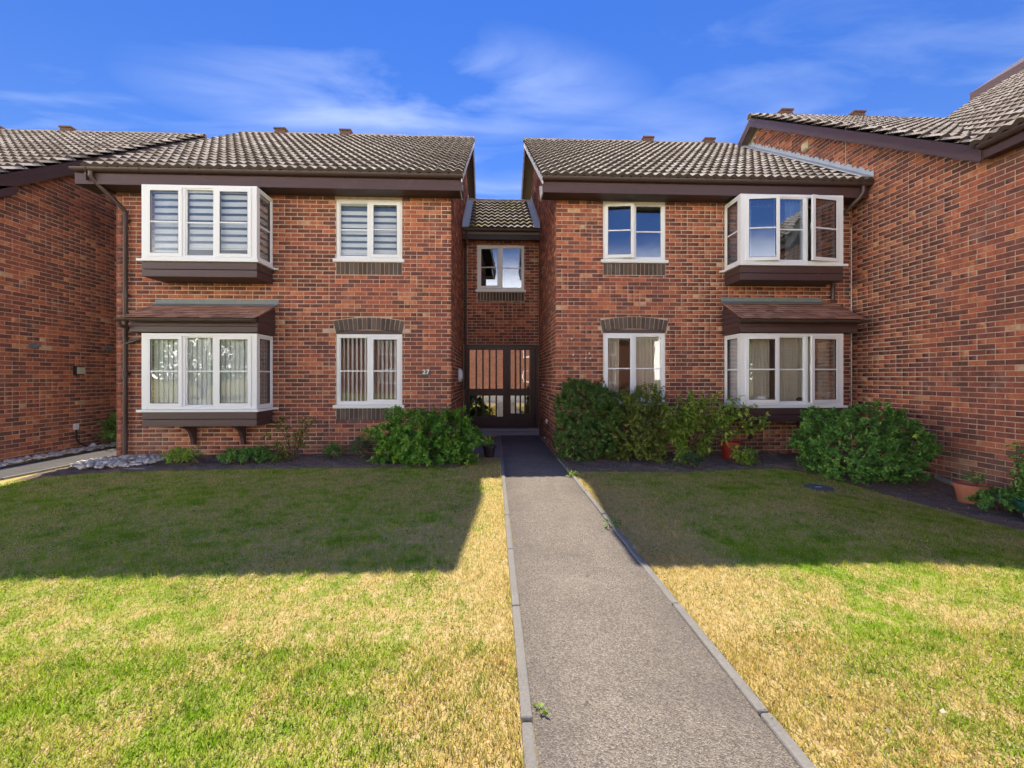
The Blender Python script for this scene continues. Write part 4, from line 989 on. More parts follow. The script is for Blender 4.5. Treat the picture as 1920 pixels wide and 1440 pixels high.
mb = MB(); mb.prism_x([(OY+.4, 4.9), (OY-4.2, 8.0), (OY-8.8, 4.9)], -15.3, 15.3); obj('roof', mb, 'roof_tile', HO)
def far_tree(label, x, y, h, r, seed):
    rng = np.random.default_rng(seed); t = thing('tree', label, 'tree', (x, y, 0)); mb = MB(); mb.tube([(x, y, -.1), (x+.1, y, h*.35), (x-.1, y+.1, h*.7)], [.22, .16, .06], 10); obj('trunk', mb, 'bark', t, True)
    n = 9000; d = rng.normal(size=(n, 3)); d /= np.linalg.norm(d, axis=1, keepdims=True); rr = rng.uniform(.45, 1, n)**.5*(1+.2*np.sin(d[:, 0]*6+seed)*np.sin(d[:, 2]*7)); P = np.array([x, y, h*.58])+d*rr[:, None]*np.array([r, r*.8, h*.42])
    D = rng.normal(size=(n, 3)); Sd = np.cross(D, rng.normal(size=(n, 3))); D /= np.linalg.norm(D, axis=1, keepdims=True); Sd /= np.linalg.norm(Sd, axis=1, keepdims=True)
    Q = np.stack([P, P+D*.12-Sd*.08, P+D*.26, P+D*.12+Sd*.08], 1); raw('crown', Q.reshape(-1, 3), np.arange(n*4).reshape(-1, 4), 'leaf_bright', t, rng.random(n))
far_tree('leafy tree across the road to the left, behind the viewer', -19.5, -15, 6.2, 4.2, 5); far_tree('leafy tree across the road to the right, behind the viewer', 17, -14, 6.0, 3.8, 6)
mb = MB(); mb.box(-15, 15, OY-8.4, OY-.02, -.1, 4.88); obj('wall', mb, 'brick_far', HO)

# ------------------------------------------------------------------ blinds, curtains and things on the sills
def striped_blind(pl, u0, u1, z0, z1, n, label, raised=0.0):
    t = thing('roller_blind', label, 'blind', pl.p((u0+u1)/2, z0, n), 'striped day and night blinds')
    mb = MB(); pl.box(mb, u0, u1, z0+raised, z1-.06, n-.004, n-.002); obj('sheer_fabric', mb, 'fabric_sheer', t)
    mb = MB(); pl.box(mb, u0-.005, u1+.005, z1-.06, z1, n-.05, n+.03); obj('cassette', mb, 'fabric_white', t)
    h = .073; z = z0+raised+.03
    while z+h < z1-.06:
        mb = MB(); pl.box(mb, u0, u1, z, z+h, n, n+.002); obj('band', mb, 'fabric_white', t); z += .118
    mb = MB(); pl.box(mb, u0, u1, z0+raised, z0+raised+.022, n-.008, n+.008); obj('bottom_rail', mb, 'fabric_white', t)
def vertical_blind(pl, u0, u1, z0, z1, n, ang, label):
    t = thing('vertical_blind', label, 'blind', pl.p((u0+u1)/2, z0, n), 'vertical slat blinds')
    mb = MB(); pl.box(mb, u0, u1, z1-.035, z1, n-.02, n+.02); obj('headrail', mb, 'fabric_white', t)
    k = 0; u = u0+.04; ca, sa = math.cos(R(ang))*.043, math.sin(R(ang))*.043; rnd = random.Random(int(u0*100))
    while u < u1-.03:
        j = rnd.uniform(-.004, .004); a, b = (u-ca, n-sa+j), (u+ca, n+sa+j); mb = MB(); th = .0015
        bow = lambda f: (a[0]+(b[0]-a[0])*f, a[1]+(b[1]-a[1])*f+.006*math.sin(math.pi*f))
        P = [bow(f) for f in (0, .33, .67, 1)]
        mb.hexa([pl.p(q[0], z0, q[1]) for q in P]+[pl.p(q[0], z0, q[1]-th) for q in P[::-1]], [pl.p(q[0], z1-.036, q[1]) for q in P]+[pl.p(q[0], z1-.036, q[1]-th) for q in P[::-1]])
        obj('slat', mb, 'fabric_cream' if False else 'fabric_white', t); u += .078
def curtain(pl, u0, u1, z0, z1, n, label, mat='fabric_cream', waves=9, depth=.03):
    m = waves*8; us = np.linspace(u0, u1, m+1); rnd = random.Random(int(u0*77)); ph = rnd.uniform(0, 6)
    V, F = [], []
    for j, z in enumerate((z0, (z0+z1)/2, z1)):
        for i, u in enumerate(us):
            f = i/m*waves*2*math.pi+ph; V.append(pl.p(u+.006*math.sin(f*.7+j), z, n+depth*(math.sin(f)+.35*math.sin(f*1.7+j*.4))))
    nn = m+1
    for j in range(2):
        for i in range(m): F.append((j*nn+i, j*nn+i+1, (j+1)*nn+i+1, (j+1)*nn+i))
    nV = len(V); V += [tuple(np.array(p)+np.array([-pl.N[0]*.004, -pl.N[1]*.004, 0])) for p in V[:nV]]
    F += [tuple(nV+q for q in f[::-1]) for f in F]
    o = raw('curtain', V, F, mat, smooth=True); return tag(o, label, 'curtain', 'curtains in the right house')
BF = Plane(FAC.o+FAC.N*BAYD, FAC.U, FAC.N)
BR_ = Plane((-3.97, FY, 0), (0, -1), (1, 0))
for i, (a, b, w) in enumerate(((-5.70, -5.19, 'left'), (-5.13, -4.68, 'middle'), (-4.62, -4.11, 'right'))):
    striped_blind(BF, a, b, 3.47, 4.62, -.10, 'striped roller blind in the %s front light of the upper left bay window' % w, .14 if i else .02)
striped_blind(BR_, .06, .45, 3.47, 4.62, -.062, 'narrow striped roller blind in the side light of the upper left bay', .05)
striped_blind(FAC, -2.80, -1.72, 3.64, 4.66, -.115, 'striped roller blind in the upstairs window above the brick arch, left house', .06)
vertical_blind(BF, -5.72, -4.09, .96, 2.15, -.11, 12, 'pale closed vertical blind across the lower left bay window')
vertical_blind(BR_, .02, .46, .96, 2.15, -.085, 15, 'pale vertical blind in the side light of the lower left bay')
vertical_blind(FAC, -2.80, -1.72, .99, 2.21, -.13, 48, 'half-open vertical blind in the arched ground floor window of the left house')
BRR = Plane((4.33, FY-BAYD, 0), (0, 1), (-1, 0))
vertical_blind(BRR, .09, .52, .99, 2.19, -.085, 12, 'pale vertical blind in the left side light of the lower right bay')
vertical_blind(BRR, .09, .52, 3.50, 4.64, -.085, 12, 'pale vertical blind in the left side light of the upper right bay')
curtain(FAC, 2.07, 2.36, 1.01, 2.26, -.135, 'cream curtain at the left edge of the right house arched window', waves=5)
curtain(FAC, 2.62, 3.17, 1.01, 2.26, -.135, 'wide cream curtain behind the right light of the right house arched window', waves=8)
curtain(FAC, 4.44, 4.98, .968, 2.19, .34, 'cream curtain behind the left casement of the lower right bay', waves=9)
curtain(FAC, 5.10, 5.72, .968, 2.19, .34, 'cream curtain in the middle of the lower right bay', waves=11)
curtain(FAC, 5.92, 6.12, .968, 2.19, .34, 'narrow cream curtain at the right end of the lower right bay', waves=3)
curtain(FAC, 4.42, 4.62, 3.47, 4.63, .34, 'pale curtain at the left end of the upper right bay', 'fabric_white', 4)
curtain(FAC, 5.25, 5.62, 3.47, 4.63, .34, 'cream curtain in the middle of the upper right bay', 'fabric_cream', 5)
mb = MB(); mb.lathe([(.0, 0), (.06, 0), (.10, .05), (.11, .11), (.085, .16), (.0, .17)], (4.78, 7.60, .958), 18); tag(obj('bowl', mb, 'white_plastic', None, True), 'white rounded bowl on the sill behind the left casement of the lower right bay', 'bowl')
mb = MB(); mb.hexa([(5.93, 7.56, .958), (5.96, 7.56, .958), (5.96, 7.60, .958), (5.93, 7.60, .958)], [(6.03, 7.56, 1.19), (6.06, 7.56, 1.19), (6.06, 7.60, 1.19), (6.03, 7.60, 1.19)]); tag(obj('photo_frame', mb, 'white_plastic'), 'leaning white photo frame on the sill of the lower right bay', 'frame')
mb = MB(); mb.lathe([(0, 0), (.05, 0), (.05, .01), (.012, .02), (.012, .06), (.05, .08), (.055, .11), (.03, .14), (0, .14)], (5.50, 7.60, .958), 14); tag(obj('desk_lamp', mb, 'black_plastic', None, True), 'small black ornament on the sill in the middle of the lower right bay', 'ornament')
mb = MB(); mb.box(2.88, 3.10, 8.16, 8.26, .97, 1.08); mb.box(2.87, 3.11, 8.15, 8.27, 1.08, 1.095); tag(bevel(obj('planter_box', mb, 'pot_green'), .004), 'dark green box on the sill of the right house arched window', 'box')

# ------------------------------------------------------------------ fixtures on the walls
def text_mesh(name, body, size, parent, loc, mat):
    cu = bpy.data.curves.new(name, 'FONT'); cu.body = body; cu.size = size; cu.extrude = .004; cu.align_x = 'CENTER'; cu.align_y = 'CENTER'; cu.offset = .003
    tmp = bpy.data.objects.new('tmp', cu); COL.objects.link(tmp); me = bpy.data.meshes.new_from_object(tmp.evaluated_get(bpy.context.evaluated_depsgraph_get())); bpy.data.objects.remove(tmp)
    me.materials.clear(); me.materials.append(MATS[mat]); o = bpy.data.objects.new(name, me); COL.objects.link(o); o.parent = parent
    o.location = Vector(loc)-wloc(parent); o.rotation_euler = (R(90), 0, 0); return o
pq = thing('house_number', 'small dark plaque reading 27 on the left house', 'number sign', (-1.235, 7.99, 1.50))
mb = MB(); mb.box(-1.31, -1.16, 7.975, 7.999, 1.495, 1.605); bevel(obj('plate', mb, 'iron', pq), .004)
bpy.context.view_layer.update()
text_mesh('digit', '2', .115, pq, (-1.268, 7.970, 1.55), 'digit_white'); text_mesh('digit', '7', .115, pq, (-1.202, 7.970, 1.55), 'digit_white')
wl_ = thing('wall_lamp', 'square bulkhead lamp with pale lens on the far left wall', 'lamp', (LX, 9.0, 1.5))
mb = MB(); mb.box(LX-.002, LX+.05, 8.90, 9.09, 1.50, 1.68); bevel(obj('housing', mb, 'black_plastic', wl_), .008)
mb = MB(); mb.box(LX+.051, LX+.09, 8.92, 9.07, 1.52, 1.66); bevel(obj('lens', mb, 'lens_glass', wl_), .015)
mb = MB(); mb.lathe([(0, 0), (.055, 0), (.055, .05), (.04, .07), (0, .07)], (LX+.001, 8.14, 2.02), 16, 'x'); mb.tube([(LX+.04, 8.14, 2.02), (LX+.10, 8.20, 2.04)], .03, 10); tag(obj('flue_pipe', mb, 'iron', None, True), 'dark stub pipe on the far left wall near the frame edge', 'pipe')
mb = MB(); mb.lathe([(0, 0), (.05, 0), (.05, .05), (.035, .065), (0, .065)], (LX+.001, 9.62, 2.06), 16, 'x'); mb.tube([(LX+.04, 9.62, 2.06), (LX+.09, 9.68, 2.05)], .028, 10); tag(obj('flue_pipe', mb, 'iron', None, True), 'dark stub pipe on the far left wall next to the house corner', 'pipe')
jb = thing('junction_box', 'white socket box with a black cable low on the far left wall', 'socket', (LX, 8.95, .4))
mb = MB(); mb.box(LX-.002, LX+.05, 8.90, 8.98, .42, .54); bevel(obj('cover', mb, 'white_plastic', jb), .006)
mb = MB(); mb.tube([(LX+.03, 8.94, .43), (LX+.03, 8.945, .25), (LX+.05, 8.97, .16), (LX+.10, 9.06, .08), (LX+.14, 9.12, .045)], .014, 8); obj('cable', mb, 'black_plastic', jb)
mb = MB(); mb.lathe([(0, 0), (.045, .0), (.05, .04), (.03, .09), (0, .10)], (LX+.17, 9.14, .03), 14); tag(obj('ground_cap', mb, 'white_plastic', None, True), 'small white cap lying on the pebbles at the far left wall', 'cap')
ol = thing('wall_lamp', 'white oval lamp on the recess side wall left of the doors', 'lamp', (-.78, 9.72, 1.4))
mb = MB(); mb.hexa([(-.781, 9.72+.13*math.cos(a), 1.5+.16*math.sin(a)) for a in np.linspace(0, 2*math.pi, 24, endpoint=False)], [(-.755, 9.72+.13*math.cos(a), 1.5+.16*math.sin(a)) for a in np.linspace(0, 2*math.pi, 24, endpoint=False)]); obj('base', mb, 'white_plastic', ol)
mb = MB(); 
for k, (r, x) in enumerate(((.12, 0), (.115, .03), (.09, .055), (.05, .07), (.001, .074))):
    for j in range(24): a = 2*math.pi*j/24; mb.v.append((-.754+x, 9.72+r*1.0*math.cos(a), 1.5+r*1.25*math.sin(a)))
for k in range(4):
    for j in range(24): m = (j+1) % 24; mb.f.append((k*24+j, k*24+m, (k+1)*24+m, (k+1)*24+j))
obj('diffuser', mb, 'white_plastic', ol, True)
for nm, y, z, r, lab in (('bell_push', 9.92, 1.28, .022, 'tiny white bell push on the recess side wall right of the doors'), ('air_brick_cover', 9.33, .51, .05, 'white oval cover low on the recess side wall right of the doors'), ('vent_plug', 9.72, .10, .022, 'tiny white plug at the foot of the recess side wall')):
    mb = MB(); mb.lathe([(0, .002), (r, .002), (r, -.02), (r*.7, -.03), (0, -.03)], (1.15, y, z), 16, 'x'); tag(obj(nm, mb, 'white_plastic', None, True), lab, nm.split('_')[-1])

# ------------------------------------------------------------------ vegetation
def leaf_arrays(P, D, N_, L, W, fold=.18):
    """P base points, D leaf direction, N_ rough normal, L,W lengths -> quads (base,left,tip,right)"""
    D = D/np.linalg.norm(D, axis=1, keepdims=True); Sd = np.cross(D, N_); Sd /= np.linalg.norm(Sd, axis=1, keepdims=True)+1e-9
    Nn = np.cross(Sd, D); L = L[:, None]; W = W[:, None]
    mid = P+D*L*.45
    return np.stack([P, mid-Sd*W*.5+Nn*W*fold, P+D*L-Nn*L*.08, mid+Sd*W*.5+Nn*W*fold], 1)
def unit(n, rng): v = rng.normal(size=(n, 3)); return v/np.linalg.norm(v, axis=1, keepdims=True)
def foliage_points(n, c, r, rng, fill=.45, boxy=2.0, flat=-.9, lump=.14):
    d = unit(n*2, rng); d = d[d[:, 2] > flat][:n]; k = (np.abs(d)**boxy).sum(1)**(-1/boxy)
    rad = np.where(rng.random(len(d)) < .72, rng.uniform(.86, 1.0, len(d)), rng.uniform(fill, .9, len(d)))
    lum = 1+lump*(np.sin(d[:, 0]*5.1+c[0])*np.sin(d[:, 1]*6.3+c[1]*3)+np.sin(d[:, 2]*7.7+d[:, 0]*4.4+c[0]*2))
    return np.array(c)+d*(k*rad*lum)[:, None]*np.array(r), d
def shrub(name, label, cat, c, r, base, nsh, per, L, W, mat, seed, spread=.9, up=.35, slen=.10, fill=.45, boxy=2.0, lump=.14, stems=6, group=None, stem_r=.012, flat=-.9, extra=None):
    rng = np.random.default_rng(seed); P, d = foliage_points(nsh, c, r, rng, fill, boxy, flat, lump)
    zmin = base+.03; P[:, 2] = np.maximum(P[:, 2], zmin+rng.random(len(P))*.06)
    stray = rng.random(len(P)) < .05; P[stray] += d[stray]*rng.uniform(.03, .10, stray.sum())[:, None]
    ax = d+np.array([0, 0, up])+rng.normal(size=d.shape)*.35; ax /= np.linalg.norm(ax, axis=1, keepdims=True)
    st = rng.random(len(P))                                      # each shoot its own tone
    Pn = np.repeat(P, per, 0); A = np.repeat(ax, per, 0); t = rng.random(len(Pn)); Pn = Pn+A*(t*slen)[:, None]
    rd = unit(len(Pn), rng); D = A*(1-spread*.55)+rd*spread; D[:, 2] += .12
    Nn = A*.8+unit(len(Pn), rng)*.5+np.array([0, 0, .4])
    Q = leaf_arrays(Pn, D, Nn, L*rng.uniform(.6, 1.15, len(Pn)), W*rng.uniform(.7, 1.15, len(Pn)))
    tint = np.clip(np.repeat(st, per)*.55+rng.random(len(Pn))*.45, 0, 1)
    th = thing(name, label, cat, (c[0], c[1], base), group)
    F = np.arange(len(Q)*4).reshape(-1, 4); fo = raw('foliage', Q.reshape(-1, 3), F, mat, th, tint)
    for k in range(stems):
        a = rng.uniform(0, 6.28); e = np.array(c)+np.array([math.cos(a)*r[0]*.6, math.sin(a)*r[1]*.6, r[2]*rng.uniform(.0, .5)]); b = np.array([c[0]+math.cos(a)*.08, c[1]+math.sin(a)*.06, base-.02])
        m_ = (e+b)/2+np.array([0, 0, .05])+rng.normal(size=3)*.03
        mb = MB(); mb.tube([tuple(b), tuple(m_), tuple(e)], [stem_r, stem_r*.8, stem_r*.4], 6); obj('stem', mb, 'bark', th, True)
    return th
def gzf(x, y): return float(gz(x, y))+.02
shrub('evergreen_shrub', 'rounded bright green shrub in the left bed beside the doorway', 'shrub', (-1.12, 7.42, .40), (.86, .50, .46), .03, 620, 17, .085, .034, 'leaf_bright', 1, 1.0, .5, .07, boxy=2.4)
shrub('dark_hedge_shrub', 'tall dark green clipped shrub at the corner right of the entrance', 'shrub', (1.60, 7.50, .70), (.49, .44, .66), .03, 1500, 16, .045, .024, 'leaf_dark', 2, 1.0, .4, .06, boxy=3.2, lump=.08, fill=.6)
shrub('bushy_shrub', 'olive brown feathery shrub under the arched window of the right house', 'shrub', (2.46, 7.45, .60), (.56, .42, .60), .03, 1300, 16, .05, .018, 'leaf_olive', 3, 1.1, .6, .09, boxy=2.5, fill=.5)
shrub('round_shrub', 'large rounded dark green shrub in front of the right side wall', 'shrub', (5.58, 6.42, .42), (.86, .62, .55), gzf(5.6, 6.4)-.02, 1300, 16, .055, .027, 'leaf_mid', 4, 1.0, .5, .07, boxy=2.5, fill=.55, lump=.1)
shrub('passage_shrub', 'feathery green shrub in the passage at the left house corner', 'shrub', (-7.72, 9.7, .36), (.42, .40, .32), .02, 190, 14, .10, .022, 'leaf_mid', 5, 1.0, .3, .16, lump=.3)
shrub('low_shrub', 'low spreading green plant beside the rose under the left bay', 'plant', (-4.10, 7.45, .10), (.42, .22, .13), .03, 300, 12, .05, .018, 'leaf_mid', 6, 1.0, .6, .05, stems=3, flat=-.2)
shrub('lime_plant', 'small yellow-green plant under the left bay brackets', 'plant', (-5.12, 7.40, .12), (.22, .16, .14), .03, 60, 11, .07, .024, 'leaf_lime', 7, 1.0, .5, .07, stems=3, flat=-.2, lump=.3)
shrub('lavender', 'small bluish-grey plant at the foot of the left house wall', 'plant', (-2.30, 7.72, .14), (.16, .14, .17), .04, 70, 14, .07, .010, 'leaf_bluish', 8, .9, 1.0, .10, stems=4, flat=-.2)
shrub('lavender', 'tuft of dull green leaves between the rose and the lavender', 'plant', (-2.78, 7.70, .10), (.13, .12, .13), .04, 45, 12, .07, .014, 'leaf_mid', 9, .9, .9, .08, stems=3, flat=-.2)
shrub('pot_side_weed', 'low leafy weed beside the terracotta pot', 'plant', (6.15, 4.95, -.06), (.32, .24, .11), gzf(6.2, 5)-.02, 150, 12, .05, .022, 'leaf_mid', 10, 1.0, .5, .06, stems=3, flat=-.2)
def open_plant(name, label, cat, base, tips, L, W, mat, seed, per=26, start=.35, droop=.1, lw=None, bark='bark', rad=.010, petals=None):
    """several stems from the base, leaves along the upper part of every stem"""
    rng = np.random.default_rng(seed); th = thing(name, label, cat, base); Ps, Ds, Ns = [], [], []
    for (x, y, z) in tips:
        b = np.array(base)+np.array([rng.normal()*.04, rng.normal()*.03, -.02]); e = np.array([x, y, z]); m = (b*.45+e*.55)+np.array([(b[0]-e[0])*.25, 0, abs(e[2]-b[2])*.12])
        pts = [(1-t)**2*b+2*t*(1-t)*m+t*t*e for t in np.linspace(0, 1, 7)]; mb = MB(); mb.tube([tuple(p) for p in pts], [rad*(1-.75*k/6) for k in range(7)], 6); obj('stem', mb, bark, th, True)
        for _ in range(per):
            t = rng.uniform(start, 1.0); p = (1-t)**2*b+2*t*(1-t)*m+t*t*e; tw = unit(1, rng)[0]*np.array([1, .8, .6])*rng.uniform(.02, .13)*min(1, L/.05)
            for _k in range(4):
                Ps.append(p+tw*rng.uniform(.3, 1)); dd = tw/np.linalg.norm(tw)+unit(1, rng)[0]*.7; dd[2] -= droop; Ds.append(dd); Ns.append(np.array([0, 0, 1])+unit(1, rng)[0]*.6)
    P = np.array(Ps); n = len(P); Q = leaf_arrays(P, np.array(Ds), np.array(Ns), L*rng.uniform(.6, 1.2, n), W*rng.uniform(.7, 1.2, n))
    raw('foliage', Q.reshape(-1, 3), np.arange(n*4).reshape(-1, 4), mat, th, rng.random(n)); return th
open_plant('rose_bush', 'straggly rose bush with bare stems against the left house wall', 'plant', (-3.45, 7.62, .03), [(-3.72, 7.5, .72), (-3.62, 7.62, .78), (-3.86, 7.5, .48), (-3.28, 7.65, .72), (-3.22, 7.6, .80), (-3.95, 7.45, .36), (-3.2, 7.6, .45), (-3.60, 7.45, .36), (-3.75, 7.4, .22), (-3.02, 7.62, .80), (-3.5, 7.4, .2), (-3.35, 7.5, .5)], .052, .032, 'leaf_rose', 11, 17, .45, .1)
open_plant('bamboo_shrub', 'tall airy light green shrub with slender leaves before the lower right bay', 'shrub', (3.35, 7.35, .03), [(2.9, 7.2, .98), (3.1, 7.3, 1.10), (3.35, 7.3, 1.16), (3.6, 7.3, 1.13), (3.85, 7.35, 1.18), (4.15, 7.3, 1.10), (4.4, 7.2, 1.0), (4.6, 7.15, .80), (4.62, 7.2, .66), (2.85, 7.15, .70), (2.95, 7.05, .48), (3.2, 7.1, .9), (3.05, 7.0, .30), (3.0, 6.95, .18), (3.5, 7.2, .95), (4.0, 7.25, .98), (3.75, 7.3, .5), (3.6, 7.2, .3), (2.92, 7.15, .85), (3.3, 7.2, 1.0), (4.3, 7.2, .92), (3.1, 7.05, .62)], .098, .027, 'leaf_lime', 12, 46, .5, .25, rad=.009)
open_plant('bamboo_shrub', 'low leafy offshoot in front of the airy shrub', 'plant', (3.12, 6.85, .02), [(2.95, 6.75, .22), (3.1, 6.72, .26), (3.25, 6.75, .24), (3.3, 6.8, .14), (2.9, 6.8, .12)], .08, .018, 'leaf_bluish', 13, 14, .4, .2, rad=.006)
open_plant('leafy_plant', 'pale leaved plant spilling over the red tub', 'plant', (4.12, 7.12, .03), [(3.98, 7.0, .20), (4.12, 6.95, .28), (4.3, 7.0, .24), (4.35, 7.0, .08), (4.2, 6.9, .10), (4.0, 7.1, .33)], .075, .026, 'leaf_lime', 14, 26, .3, .3, rad=.005)
open_plant('edge_shrub', 'leafy shrub at the right edge of the picture by the pots', 'shrub', (6.35, 4.9, gzf(6.35, 4.9)), [(6.0, 4.75, .62), (6.1, 4.8, .72), (6.0, 4.75, .45), (6.3, 4.8, .76), (6.5, 4.8, .7), (5.98, 4.7, .32), (6.15, 4.75, .5), (6.4, 4.75, .5), (6.2, 4.7, .3)], .06, .030, 'leaf_mid', 15, 24, .45, .1)
# pots
def pot(name, label, base, r0, r1, h, mat, rim=.02, tilt=None, group=None, flowers=None):
    t = thing(name, label, 'pot', base, group); x, y, z = base
    mb = MB(); mb.lathe([(0, .0), (r0, .0), (r1, h*.82), (r1+rim, h*.82), (r1+rim, h), (r1-.012, h), (r0*.95, h*.3), (0, h*.3)], (x, y, z), 26); v = obj('vessel', mb, mat, t, True)
    mb = MB(); mb.lathe([(0, h*.86), (r1*.96, h*.85)], (x, y, z), 20); obj('compost', mb, 'soil', t)
    return t
pot('flower_pot', 'dark purple pot with orange flowers left of the path at the doorway', (-.085, 7.92, .012), .085, .115, .21, 'pot_purple')
open_plant('marigold', 'orange flowers growing in the dark purple pot', 'flowers', (-.085, 7.92, .20), [(-.18, 7.85, .33), (-.05, 7.85, .36), (-.25, 7.8, .28), (0, 7.9, .34), (-.10, 7.85, .38)], .05, .022, 'leaf_bright', 16, 7, .3, .1, rad=.004)
rng = np.random.default_rng(17); fl = np.array([(-.02, 7.84, .40), (-.07, 7.82, .36), (.02, 7.86, .37), (-.14, 7.84, .37)]); Pn = np.repeat(fl, 14, 0); D = unit(len(Pn), rng)
raw('flower_head', leaf_arrays(Pn, D, unit(len(Pn), rng), np.full(len(Pn), .028), np.full(len(Pn), .018)).reshape(-1, 3), np.arange(len(Pn)*4).reshape(-1, 4), 'petal_orange', bpy.data.objects['marigold'], rng.random(len(Pn)))
pot('terracotta_pot', 'wide terracotta pot standing against the right side wall', (6.08, 5.28, gzf(6.1, 5.3)),   .13, .165, .25, 'terracotta', .02)
open_plant('seedling', 'sparse sprigs growing in the wide terracotta pot', 'plant', (6.08, 5.28, gzf(6.1, 5.3)+.19), [(5.95, 5.2, .27), (6.1, 5.2, .30), (6.25, 5.25, .27), (6.15, 5.2, .22)], .05, .024, 'leaf_mid', 18, 5, .3, .0, rad=.003)
pot('green_pot', 'dark green bowl-shaped pot at the right edge of the picture', (6.12, 4.62, gzf(6.1, 4.6)+.0), .12, .19, .20, 'pot_green', .012)
mb = MB(); x0, y0, z0 = 5.83, 4.42, gzf(5.83, 4.42)+.09
for k, (r, h) in enumerate(((.055, -.10), (.085, .06), (.10, .06), (.10, .10), (.085, .10), (.05, -.06), (.001, -.06))):
    for j in range(20): a = 2*math.pi*j/20; mb.v.append((x0+r*math.cos(a)-.0, y0-h*.85+r*math.sin(a)*.25, z0+r*math.sin(a)*.95+h*.1))
for k in range(6):
    for j in range(20): m = (j+1) % 20; mb.f.append((k*20+j, k*20+m, (k+1)*20+m, (k+1)*20+j))
tag(obj('toppled_pot', mb, 'pot_orange', None, True), 'small orange pot lying on its side at the right edge', 'pot')
pot('red_tub', 'red tub half hidden by leaves before the lower right bay', (4.14, 7.45, .04), .12, .165, .29, 'red_plastic', .015)
# drain channel at the wall foot, coiled hose, manhole
mb = MB(); mb.tube([(6.70, 6.30, gzf(6.7, 6.3)+.02), (6.62, 5.75, gzf(6.6, 5.8)+.02), (6.45, 5.45, gzf(6.45, 5.5)+.02)], .045, 12); tag(obj('drain_pipe', mb, 'concrete', None, True), 'grey drain pipe lying along the foot of the right side wall', 'pipe')
mb = MB()
for k in range(3): mb.tube([(6.30+.10*math.cos(a)*(1-.1*k), 5.47+.03*k, gzf(6.3, 5.5)+.12+.10*math.sin(a)*(1-.1*k)) for a in np.linspace(0, 2*math.pi, 20)], .012, 6, False)
tag(obj('hose_coil', mb, 'bark', None, True), 'coil of brown wire propped beside the terracotta pot', 'coil')
mh = thing('manhole_cover', 'round iron inspection cover in the right lawn', 'manhole', (4.41, 5.73, float(gz(4.41, 5.73))))
zc = float(gz(4.41, 5.73))+.02
mb = MB(); mb.lathe([(0, .006), (.17, .006), (.17, -.03)], (4.41, 5.73, zc), 28); obj('cover', mb, 'iron', mh)
mb = MB(); mb.box(4.37, 4.45, 5.72, 5.74, zc+.006, zc+.012); obj('lifting_bar', mb, 'lead_grey', mh)
# slab near the pebbles, white stones
mb = MB(); mb.box(-5.95, -5.45, 7.02, 7.25, -.02, .035); tag(bevel(obj('paving_slab', mb, 'paving'), .01), 'flat grey slab set beside the pebbles at the left bed', 'slab')
def pebbles(name, label, pts, seed, size=(.026, .055)):
    rng = np.random.default_rng(seed); V, F, T = [], [], []
    base = [(0, 0, 1), (1, 0, .1), (.3, .95, .0), (-.8, .6, .1), (-.8, -.6, 0), (.3, -.95, .1), (0, 0, -1)]
    for (x, y, z) in pts:
        s = rng.uniform(*size); a = rng.uniform(0, 6.28); i = len(V); sx, sy, sz = s*rng.uniform(.9, 1.5), s*rng.uniform(.7, 1.0), s*rng.uniform(.45, .7)
        for b in base:
            bx, by = b[0]*sx*rng.uniform(.85, 1.1), b[1]*sy*rng.uniform(.85, 1.1); V.append((x+bx*math.cos(a)-by*math.sin(a), y+bx*math.sin(a)+by*math.cos(a), z+b[2]*sz))
        for k in range(5): m = 1+(k+1) % 5; F += [(i, i+1+k, i+m), (i+6, i+m, i+1+k)]
        T += [rng.random()]*10
    o = stuff(raw(name, V, F, 'pebble', None, T, k=3)); o['label'] = label; o['category'] = 'pebbles'; return o
rng = np.random.default_rng(31); pts = []
while len(pts) < 760:
    y = rng.uniform(6.9, 12.5); x = rng.uniform(LX+.03, -7.86+ (0 if y > 7.3 else 0)); pts.append((x, y, .03+rng.random()*.03))
pebbles('pebbles', 'strip of pale pebbles along the foot of the far left wall', pts, 32)
pts = []
while len(pts) < 400:
    x, y = rng.uniform(-6.9, -5.35), rng.uniform(6.8, 8.0)
    if y < bed_edge_left(x)+.08 or y > 7.97 or (x+6.15)**2/.62**2+(y-7.45)**2/.50**2 > 1+rng.normal()*.12: continue
    if x < -6.88: continue
    pts.append((x, y, .045+.012+rng.random()*.03))
pebbles('pebbles', 'pale pebbles heaped round the foot of the left downpipe', pts, 33)
def litter(name, label, n, xr, yr, ok, seed, zoff=.05):
    rng = np.random.default_rng(seed); x = rng.uniform(*xr, n*3); y = rng.uniform(*yr, n*3); m = ok(x, y); x, y = x[m][:n], y[m][:n]
    z = gz(x, y)+zoff+rng.random(len(x))*.012; P = np.stack([x, y, z], -1); a = rng.uniform(0, 6.28, len(x)); D = np.stack([np.cos(a), np.sin(a), rng.normal(size=len(x))*.15], -1); N_ = np.stack([rng.normal(size=len(x))*.3, rng.normal(size=len(x))*.3, np.ones(len(x))], -1)
    Q = leaf_arrays(P, D, N_, rng.uniform(.015, .05, len(x)), rng.uniform(.006, .022, len(x))); o = stuff(raw(name, Q.reshape(-1, 3), np.arange(len(x)*4).reshape(-1, 4), 'litter', None, rng.random(len(x)))); o['label'] = label; o['category'] = 'leaf litter'
litter('leaf_litter', 'dry leaves and twigs scattered over the left bed', 1800, (-6.5, -.3), (6.9, 8), lambda x, y: y > bed_edge_left(x)+.05, 41)
litter('leaf_litter', 'dry leaves and twigs scattered over the right bed', 3000, (1.2, 6.7), (3.5, 8), lambda x, y: (y > bed_edge_right(x)+.04), 42, .035)
